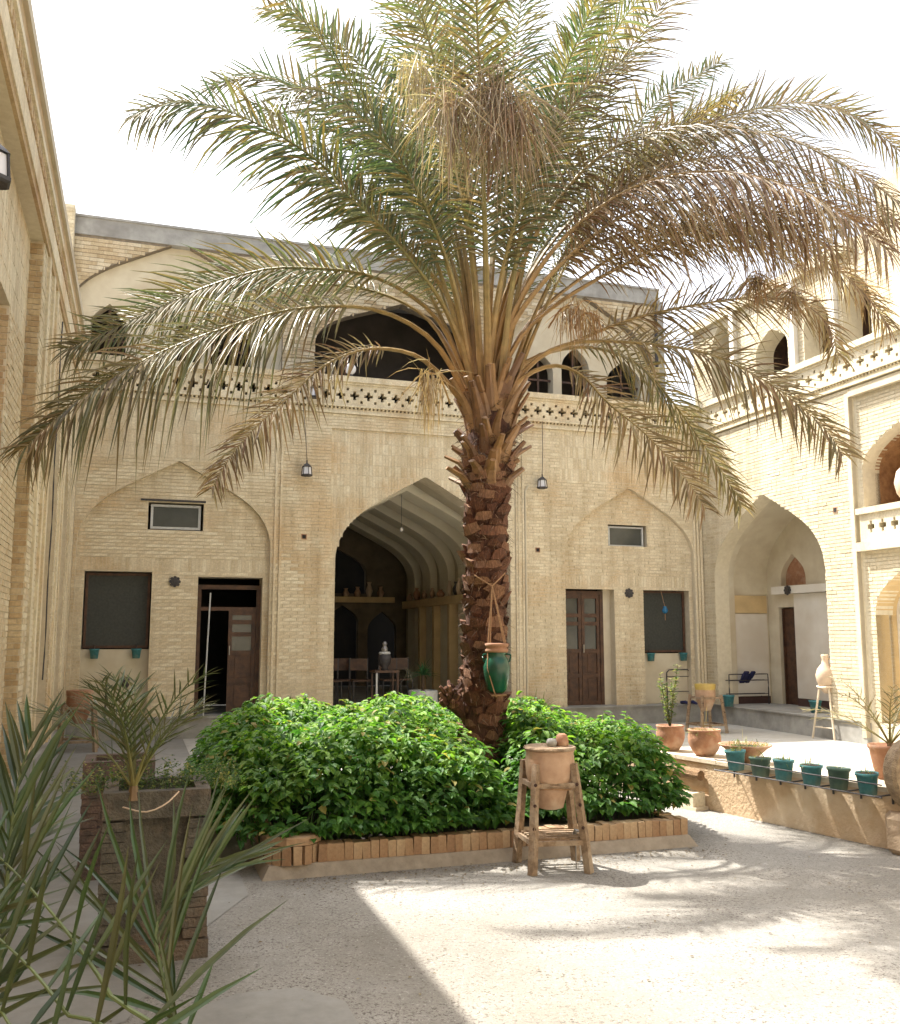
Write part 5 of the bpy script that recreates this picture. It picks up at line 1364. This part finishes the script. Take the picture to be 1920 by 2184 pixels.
# ------------------------------------------------------------------ lanterns
def lantern_at(mb_p, top, ctop, lab, s=1.0, rz=0.0):
    t = thing('hanging_lantern', lab, 'lantern', top)
    h = 0.22 * s; r = 0.075 * s
    mb = MB(); mb.lathe(top - Vector((0, 0, h * .32)), [(r * 1.15, 0), (r * 0.9, h * .1), (r * .3, h * .28), (r * .12, h * .32)], 6); mb.tube([top, top + Vector((0, 0, 0.04 * s))], 0.012 * s, 6); mb.build('roof', M_iron, t)
    mb = MB()
    for k in range(6):
        a = k * math.pi / 3; d1 = Vector((math.cos(a), math.sin(a), 0)); mb.tube([top + d1 * r - Vector((0, 0, h * .32)), top + d1 * r * 1.2 - Vector((0, 0, h))], 0.007 * s, 4)
    mb.lathe(top - Vector((0, 0, h * 1.04)), [(r * 1.1, 0), (r * 1.3, 0.01 * s), (r * 1.3, 0.03 * s), (r * 1.1, 0.03 * s)], 6); mb.build('frame', M_iron, t)
    mb = MB(); mb.lathe(top - Vector((0, 0, h * .98)), [(r * 1.02, 0), (r * .88, h * .64)], 6, 0, False); mb.build('glass', M_bulb, t)
    if ctop is not None:
        mb = MB(); mb.tube([top + Vector((0, 0, 0.03)), top.lerp(ctop, .5) + Vector((0.01, 0, 0)), ctop], 0.006, 4); mb.build('cord', M_iron, t)
    return t
lantern_at(None, mF(3.60, 0.16, 4.46), mF(3.52, 0.10, 5.5), 'black lantern hanging on a long cord left of the central arch')
lantern_at(None, mF(7.88, 0.16, 4.46), mF(7.92, 0.10, 5.5), 'black lantern hanging on a long cord right of the palm trunk')
lantern_at(None, mF(3.68, 0.18, 5.80), mF(3.68, 0.10, 6.0), 'black lantern fixed on the pierced parapet left of the palm', 1.0)
lp = at(-12, 300, 5.0)
t_ = lantern_at(None, lp, lp + Vector((-0.1, 0, 0.5)), 'large black lantern cut by the left picture edge', 1.12)
mb = MB(); mb.tube([lp + Vector((-0.1, 0, 0.5)), lp + Vector((-1.6, -0.3, 0.5))], 0.012, 5); mb.build('bracket', M_iron, t_)
p = mF(4.36, -0.05, 6.05); gl = thing('globe_lamp', 'pale round globe lamp standing on the parapet', 'lamp', p)
mb = MB(); mb.lathe(p + Vector((0, 0, 0.04)), [(0.03, 0)] + [(0.1 * math.sin(a), 0.11 - 0.1 * math.cos(a)) for a in [0.4 + i * 0.27 for i in range(10)]], 18); mb.build('globe', M_bulb, gl, smooth=True)
mb = MB(); mb.lathe(p, [(0.06, 0), (0.035, 0.05)], 12); mb.build('base', M_iron, gl)
# bulb in the main porch
p = mF(5.75, -1.7, 3.62); lb = thing('light_bulb', 'small pale bulb hanging under the vault of the central arch', 'light bulb', p)
mb = MB(); mb.lathe(p - Vector((0, 0, .05)), [(0.01, 0), (0.035, .02), (0.035, .05), (0.015, .08)], 12); mb.build('bulb', M_bulb, lb); mb = MB(); mb.tube([p, p + Vector((0, 0, .72))], 0.004, 4); mb.build('cord', M_iron, lb)
# pipes
mb = MB(); mb.tube([mF(7.60, 0.03, FL), mF(7.60, 0.03, 4.2)], 0.018, 8); mb.tube([mF(7.60, 0.03, 4.2), mF(7.66, 0.05, 4.3)], 0.018, 8)
o = mb.build('drain_pipe', M_plaster, origin=mF(7.60, 0.03, FL)); tag(o, 'thin pale pipe on the pier right of the central arch', 'pipe')
mb = MB(); mb.tube([mF(11.17, UP + 0.05, 8.6), mF(11.17, UP + 0.05, 7.2)], 0.035, 8); o = mb.build('downpipe', M_iron, origin=mF(11.17, UP + .05, 7.2)); tag(o, 'dark downpipe at the right end of the upper storey', 'pipe')
# cable on left wall
mb = MB(); P_ = [mL(3.9 + 0.05 * math.sin(i * 1.3), 0.03, 5.3 - i * 0.28) for i in range(16)]; mb.tube(P_, 0.008, 4); o = mb.build('cable', M_iron, origin=mL(3.9, .03, 3)); tag(o, 'dark cable hanging crookedly down the left wing wall', 'cable')
# white pole by the open door
mb = MB(); mb.tube([mF(2.06, 0.05, FL), mF(2.12, -0.08, 2.28)], 0.012, 6); o = mb.build('white_pole', M_alu, origin=mF(2.06, .05, FL)); tag(o, 'thin white pole leaning in the open left doorway', 'pole')

# window-sill pots (two under each ground-floor window)
for s, z, lab in ((0.40, 1.24, 'left teal pot under the left window'), (1.02, 1.24, 'right teal pot under the left window'), (10.2, 1.12, 'left teal pot under the right window'), (10.9, 1.12, 'right teal pot under the right window')):
    p = mF(s, -0.16, z); t = thing('sill_pot', lab, 'flower pot', p, 'teal pots hung under the windows')
    mb = MB(); pot_mesh(mb, p, 0.075, 0.15, 'bucket'); mb.build('pot', M_teal, t, smooth=True)
    mb = MB(); mb.tube([p + Vector((0, 0, .14)), mF(s, -0.26, z + 0.22)], 0.006, 4); mb.build('hook', M_iron, t)
p = mF(10.42, 0.02, 2.1); bo = thing('blue_ornament', 'blue glazed ornament hanging in front of the right window', 'ornament', p)
mb = MB(); mb.lathe(p - Vector((0, 0, .1)), [(0.01, 0), (0.05, .03), (0.06, .07), (0.03, .12), (0.04, .14)], 12); mb.build('body', M_bluecer, bo, smooth=True)
mb = MB(); mb.tube([p + Vector((0.0, 0, .03)), mF(10.42, -0.12, 2.46)], 0.004, 4); mb.tube([p + Vector((0, 0, -.1)), p + Vector((0, 0, -.22))], 0.006, 4); mb.build('cord', M_rope, bo)

# ------------------------------------------------------------------ stands at the back
def back_stand(lab, p, s, potlab, potmat):
    t = thing('wooden_stand', lab, 'stand', p, None)
    h = 0.62 * s; a = 0.21 * s
    F_ = [p + DV * (x * a * 1.12) + NV * (y * a * 1.12) for x, y in ((-1, 1), (1, 1), (1, -1), (-1, -1))]; T_ = [p + DV * (x * a * .85) + NV * (y * a * .85) + Vector((0, 0, h)) for x, y in ((-1, 1), (1, 1), (1, -1), (-1, -1))]
    for i in range(4):
        mb = MB(); mb.tube([F_[i], T_[i]], 0.032 * s, 4, rot=math.pi / 4); lg = mb.build('leg', M_stand, t)
        if i < 2:
            for f in (0.55, 0.8):
                q = F_[i].lerp(T_[i], f) + NV * 0.026 * s; k = MB(); k.tube([q, q + NV * 0.004], 0.014, 7); k.build('peg_hole', M_knot, lg)
    for f in (0.22, 0.92):
        for i in range(4):
            mb = MB(); mb.tube([F_[i].lerp(T_[i], f), F_[(i + 1) % 4].lerp(T_[(i + 1) % 4], f)], 0.022 * s, 4, rot=math.pi / 4); mb.build('rail', M_stand, t)
    q = p + Vector((0, 0, h * .58)); w = thing('water_pot', potlab, 'pot', q)
    mb = MB(); k = s * 0.95; mb.lathe(q, [(0.09 * k, 0), (0.13 * k, .1 * k), (0.17 * k, .2 * k), (0.175 * k, .32 * k), (0.165 * k, .40 * k), (0.175 * k, .42 * k), (0.15 * k, .43 * k)], 24); mb.build('body', M_paleclay if potmat is M_yellow else M_terra, w, smooth=True)
    mb = MB(); mb.lathe(q + Vector((0, 0, .36 * k)), [(0.172 * k, 0), (0.182 * k, .05 * k), (0.18 * k, .10 * k), (0.0, .105 * k)], 24); mb.build('band', potmat, w)
p = room(10.85, 0.75, 0)
p = at(1507, 1545, 15.9); p.z = 0
back_stand('small wooden stand at the corner beside the right porch step', p, 1.0, 'clay pot with a yellow glazed top in the corner stand', M_yellow)
p = at(165, 1585, 13.4); p.z = 0
back_stand('wooden stand with a clay pot against the left wall', p, 1.05, 'reddish clay pot in the stand against the left wall', M_terra)

# jug on a tripod
p = at(1768, 1570, 14.9); p.z = 0
jt = thing('tripod_stool', 'thin-legged pale tripod stool by the sunlit pier', 'stool', p)
for k in range(3):
    a = k * 2.094 + 0.5; d1 = Vector((math.cos(a), math.sin(a), 0)); mb = MB(); mb.tube([p + d1 * 0.24, p + d1 * 0.10 + Vector((0, 0, .80))], 0.017, 6); mb.build('leg', M_mudtop, jt)
for k in range(3):
    a = k * 2.094 + 0.5; b = a + 2.094; f = .27; z = .18
    mb = MB(); mb.tube([p + Vector((math.cos(a), math.sin(a), 0)) * .21 + Vector((0, 0, z)), p + Vector((math.cos(b), math.sin(b), 0)) * .21 + Vector((0, 0, z))], 0.010, 5); mb.build('rail', M_mudtop, jt)
rope_loop(p, 0.13, 0.80, 0.018, M_mudtop, jt, 'seat_ring')
q = p + Vector((0, 0, 0.70)); jg = thing('clay_jug', 'pale pot-bellied clay jug with a narrow neck on the tripod stool', 'jug', q)
mb = MB(); mb.lathe(q, [(0.035, 0), (0.09, .07), (0.14, .2), (0.15, .29), (0.12, .38), (0.055, .46), (0.045, .53), (0.06, .58), (0.05, .60)], 24); mb.build('body', M_jar, jg, smooth=True)
mb = MB(); mb.tube(spline([q + Vector((.05, 0, .54)), q + Vector((.12, 0, .5)), q + Vector((.11, 0, .38))], 7)[0], .011, 6); mb.build('handle', M_jar, jg)
mb = MB(); grass(mb, q + Vector((0, 0, .56)), .03, 14, .14, DG, .008, (0.6, 1.5)); mb.build('plant', M_leaf, jg)
# woven baskets by the pier
for i, (x, y, D, r, h, lab) in enumerate(((1808, 1568, 15.0, 0.17, 0.42, 'orange-brown woven basket at the foot of the sunlit pier'), (1842, 1572, 15.0, 0.15, 0.30, 'smaller woven basket right of the orange-brown one at the pier foot'))):
    p = at(x, y, D); p.z = 0; mb = MB(); mb.lathe(p, [(r * .8, 0), (r, h * .35), (r * .95, h * .7), (r * .75, h), (r * .65, h)], 20)
    for k in range(7): mb.lathe(p + Vector((0, 0, h * (k + .5) / 8)), [(r * .92, 0), (r * 1.04, .012), (r * .92, .024)], 20, 0, False)
    o = mb.build('woven_basket', M_wicker, origin=p); tag(o, lab, 'basket', 'baskets at the pier foot')
# teal bucket on the porch floor, and the other by the rack
for x, y, D, lab in ((1740, 1512, 15.8, 'teal bucket on the porch floor behind the tripod stool'), (1555, 1505, 17.2, 'teal bucket at the left end of the right porch floor')):
    p = at(x, y, D); p.z = FL; mb = MB(); pot_mesh(mb, p, 0.10, 0.2, 'bucket'); o = mb.build('teal_bucket', M_teal, origin=p, smooth=True); tag(o, lab, 'bucket')
# shoe racks
def rack(p, ax, w, h, lab):
    t = thing('wire_rack', lab, 'rack', p); ay = Vector((-ax.y, ax.x, 0))
    mb = MB()
    for y in (0, .22):
        o_ = p + ay * y; mb.tube(spline([o_, o_ + Vector((0, 0, h * .9)), o_ + ax * .04 + Vector((0, 0, h)), o_ + ax * (w * .5) + Vector((0, 0, h)), o_ + ax * (w - .04) + Vector((0, 0, h)), o_ + ax * w + Vector((0, 0, h * .9)), o_ + ax * w], 22)[0], 0.011, 5)
    mb.build('frame', M_iron, t)
    for z in (h * .35, h * .8):
        mb = MB()
        for y in (0, .11, .22): mb.tube([p + ay * y + Vector((0, 0, z)), p + ay * y + ax * w + Vector((0, 0, z))], .007, 4)
        mb.build('shelf', M_iron, t)
    return t
rp = mRt(0.45, -0.95, FL)
rp = room(11.42, 0.52, FL); rack(rp, DV, 0.85, 0.55, 'wire shoe rack against the white side wall of the right porch')
for k, lab in ((0, 'left dark blue sandal on the wire rack in the right porch'), (1, 'right dark blue sandal on the wire rack in the right porch')):
    p = rp + DV * (.33 + k * .13) + NV * (.0) + Vector((0, 0, .50)); mb = MB(); mb.box(p, (.10, .26, .035), .35 + .3 * k, -.9); mb.box(p + Vector((0, -.035, .02)), (.105, .09, .05), .35 + .3 * k, -.9)
    o = mb.build('sandal', M_blue, origin=p); tag(o, lab, 'sandal', 'sandals on the rack')
rack(room(10.45, 0.02, FL) if False else mF(10.55, -0.2, FL), DV, 0.5, 0.62, 'wire rack standing under the right window')
# shoes on the step near right window
for k, lab in ((0, 'left black shoe on the step under the right window'), (1, 'right black shoe on the step under the right window')):
    p = mF(10.72 + k * .16, 0.02, FL + .03); mb = MB(); mb.tube([p, p + NV * .12 + Vector((0, 0, .012)), p + NV * .24 - Vector((0, 0, .01))], [.045, .045, .03], 7, flat=.7)
    o = mb.build('shoe', M_blue, origin=p); tag(o, lab, 'shoe', 'shoes on the step')
# bed-side plants at the facade foot
for x, y, D, L, lab in ((618, 1512, 15.3, .42, 'small bushy palm at the pier left of the central arch'), (1150, 1505, 16.3, .5, 'small spreading palm at the pier right of the trunk')):
    p = at(x, y, D); p.z = FL if D > 15.5 and False else 0.15
    potted('potted_plant', lab.replace('small', 'low'), p, .13, .22, 'flare', M_paleclay, lambda mb, q: grass(mb, q, .08, 110, L * 1.1, DG + YG[:1], .014, (0.15, 1.45)))
p = at(1252, 1530, 14.6); p.z = 0.0
potted('bowl_planter', 'shallow clay bowl of feathery grass behind the bed, before the double door', p + Vector((0, 0, 0.12)), 0.26, 0.16, 'bowl', M_paleclay, lambda mb, q: grass(mb, q, .2, 170, .2, YG + DR, .008, (0.1, 1.4)))
# yucca in a white pot, samovar, chair in main porch
p = mF(5.85, -0.55, FL); 
yp = thing('potted_yucca', 'spiky green yucca in a white drum pot inside the central arch', 'potted plant', p)
mb = MB(); mb.lathe(p, [(0.25, 0), (0.26, .1), (0.26, .30), (0.24, .31), (0.22, .27), (0, .27)], 24); mb.build('pot', M_alu, yp, smooth=False)
mb = MB(); mb.col((0.12, 0.08, 0.05)); q = p + Vector((0.0, 0, .27)); mb.tube([q, q + Vector((0, 0, .3))], .03, 6)
grass(mb, q + Vector((0, 0, .3)), .03, 60, .42, [(0.05, .14, .05), (.04, .11, .05)], .022, (0.1, 1.5)); grass(mb, q + Vector((-.25, 0, .3)), .02, 40, .40, [(0.3, .28, .22), (.2, .2, .15)], .008, (-.2, 1.1)); mb.build('plant', M_leaf, yp)
p = mF(5.20, -0.75, FL); sm = thing('small_table', 'small dark table with a pale front leg inside the central arch', 'table', p)
mb = MB(); mb.mbox(mF, 4.98, 5.42, -0.95, -0.55, FL + .62, FL + .66); mb.build('top', M_wood, sm)
for x in (5.0, 5.38):
    for t in (-.93, -.59): mb = MB(); mb.mbox(mF, x, x + .03, t, t + .03, FL, FL + .62); mb.build('leg', M_alu if (x == 5.0 and t > -.7) else M_wood, sm)
q = mF(5.2, -.75, FL + .66); sv = thing('samovar', 'dark samovar with a bright ring on the small table', 'samovar', q)
mb = MB(); mb.lathe(q, [(0.08, 0), (.05, .04), (.10, .10), (.12, .2), (.10, .28)], 18); mb.build('body', M_iron, sv, smooth=True)
mb = MB(); mb.lathe(q + Vector((0, 0, .28)), [(0.10, 0), (.105, .02), (.09, .04)], 18); mb.build('ring', M_alu, sv)
mb = MB(); mb.lathe(q + Vector((0, 0, .32)), [(0.05, 0), (.06, .05), (.03, .1), (.045, .14), (0.02, .18)], 14); mb.build('teapot', M_steel, sv)
mb = MB()
for k in range(6):
    x = 4.4 + k * .28; p = mF(x, -1.6 - .2 * (k % 2), FL)
    if k in (3,): continue
    t = thing('porch_chair', 'dark chair in the shade of the central arch, number%s from the left jamb' % ''.join([[' one', ' two', ' three', '', ' four', ' five'][k]]) if False else ['dark chair nearest the left jamb inside the central arch', 'dark chair second from the left jamb inside the arch', 'dark chair third from the left jamb, behind the samovar table', '', 'dark chair behind the yucca inside the arch', 'dark chair nearest the trunk side inside the arch'][k], 'chair', p, 'dark chairs in the central porch')
    a = .17
    for sx in (-a, a):
        for sy in (-a, a):
            m2 = MB(); b = p + DV * sx + NV * sy; m2.tube([b, b + Vector((0, 0, .44 if sy > 0 else .85))], .015, 5); m2.build('leg', M_iron, t)
    m2 = MB(); m2.mbox(mF, x - a, x + a, (-1.6 - .2 * (k % 2)) - a, (-1.6 - .2 * (k % 2)) + a, FL + .43, FL + .46); m2.build('seat', M_wood, t)
    m2 = MB(); m2.mbox(mF, x - a, x + a, (-1.6 - .2 * (k % 2)) - a - .01, (-1.6 - .2 * (k % 2)) - a + .01, FL + .62, FL + .84); m2.build('backrest', M_wood, t)
# jar in the right-wing niche
p = mRt(5.0, -0.20, 3.49); nj = MB(); nj.lathe(p, [(0.10, 0), (0.19, .14), (0.22, .30), (0.18, .46), (0.08, .56), (0.07, .63), (0.10, .66)], 24)
o = nj.build('niche_jar', M_jar, origin=p, smooth=True); tag(o, 'large pale jar standing in the arched niche of the right wing', 'jar')
# dark cabinet on the porch shelf of the right wing
p = mRt(2.5, -1.12, 2.5); mb = MB(); mb.mbox(mRt, 2.3, 2.75, -1.18, -1.06, 2.5, 2.95); mb.mbox(mRt, 2.34, 2.71, -1.06, -1.05, 2.54, 2.91)
o = mb.build('dark_cage', M_iron, origin=p); tag(o, 'dark box-shaped cage on the shelf inside the right porch', 'cage')
# grating lamp under vents: black wall lamp left niche
p = mF(0.88, -0.14, 0.78); mb = MB(); mb.lathe(p, [(0.03, 0), (0.06, .05), (0.06, .14), (0.02, .18)], 10); o = mb.build('black_kettle', M_iron, origin=p, smooth=True); tag(o, 'small black kettle hung on the white wall under the left window', 'kettle')
mb = MB(); mb.tube([mF(0.60, -0.14, FL), mF(0.60, -0.14, 0.95)], .018, 6); o = mb.build('iron_post', M_iron, origin=mF(.6, -.14, FL)); tag(o, 'short dark iron post under the left window', 'post')
# fallen leaves and grit on the paving (too small and many to count)
mb = MB(); random.seed(3)
for i in range(600):
    v = U(8.9, 11.5); u = U(0.9, 6.2); p = room(u, v, .006)
    if R() < .75: p = room(U(2, 5.2), 9.12 + abs(random.gauss(0, .18)), .006)
    a = U(0, 6.28); L = U(.008, .03); mb.col(random.choice([(0.16, .11, .07), (.12, .09, .06), (.24, .19, .13)])); d1 = Vector((math.cos(a), math.sin(a), 0)); s1 = Vector((-d1.y, d1.x, 0))
    mb.poly([p, p + d1 * L * .5 + s1 * L * .3 + Vector((0, 0, .004)), p + d1 * L, p + d1 * L * .5 - s1 * L * .3 + Vector((0, 0, .002))], [(0, 1, 2, 3)])
o = mb.build('fallen_leaves', M_leaf, origin=room(4, 10, 0)); tag(o, 'scattered dry leaf bits on the paving before the bed', 'leaf litter', None, 'stuff')
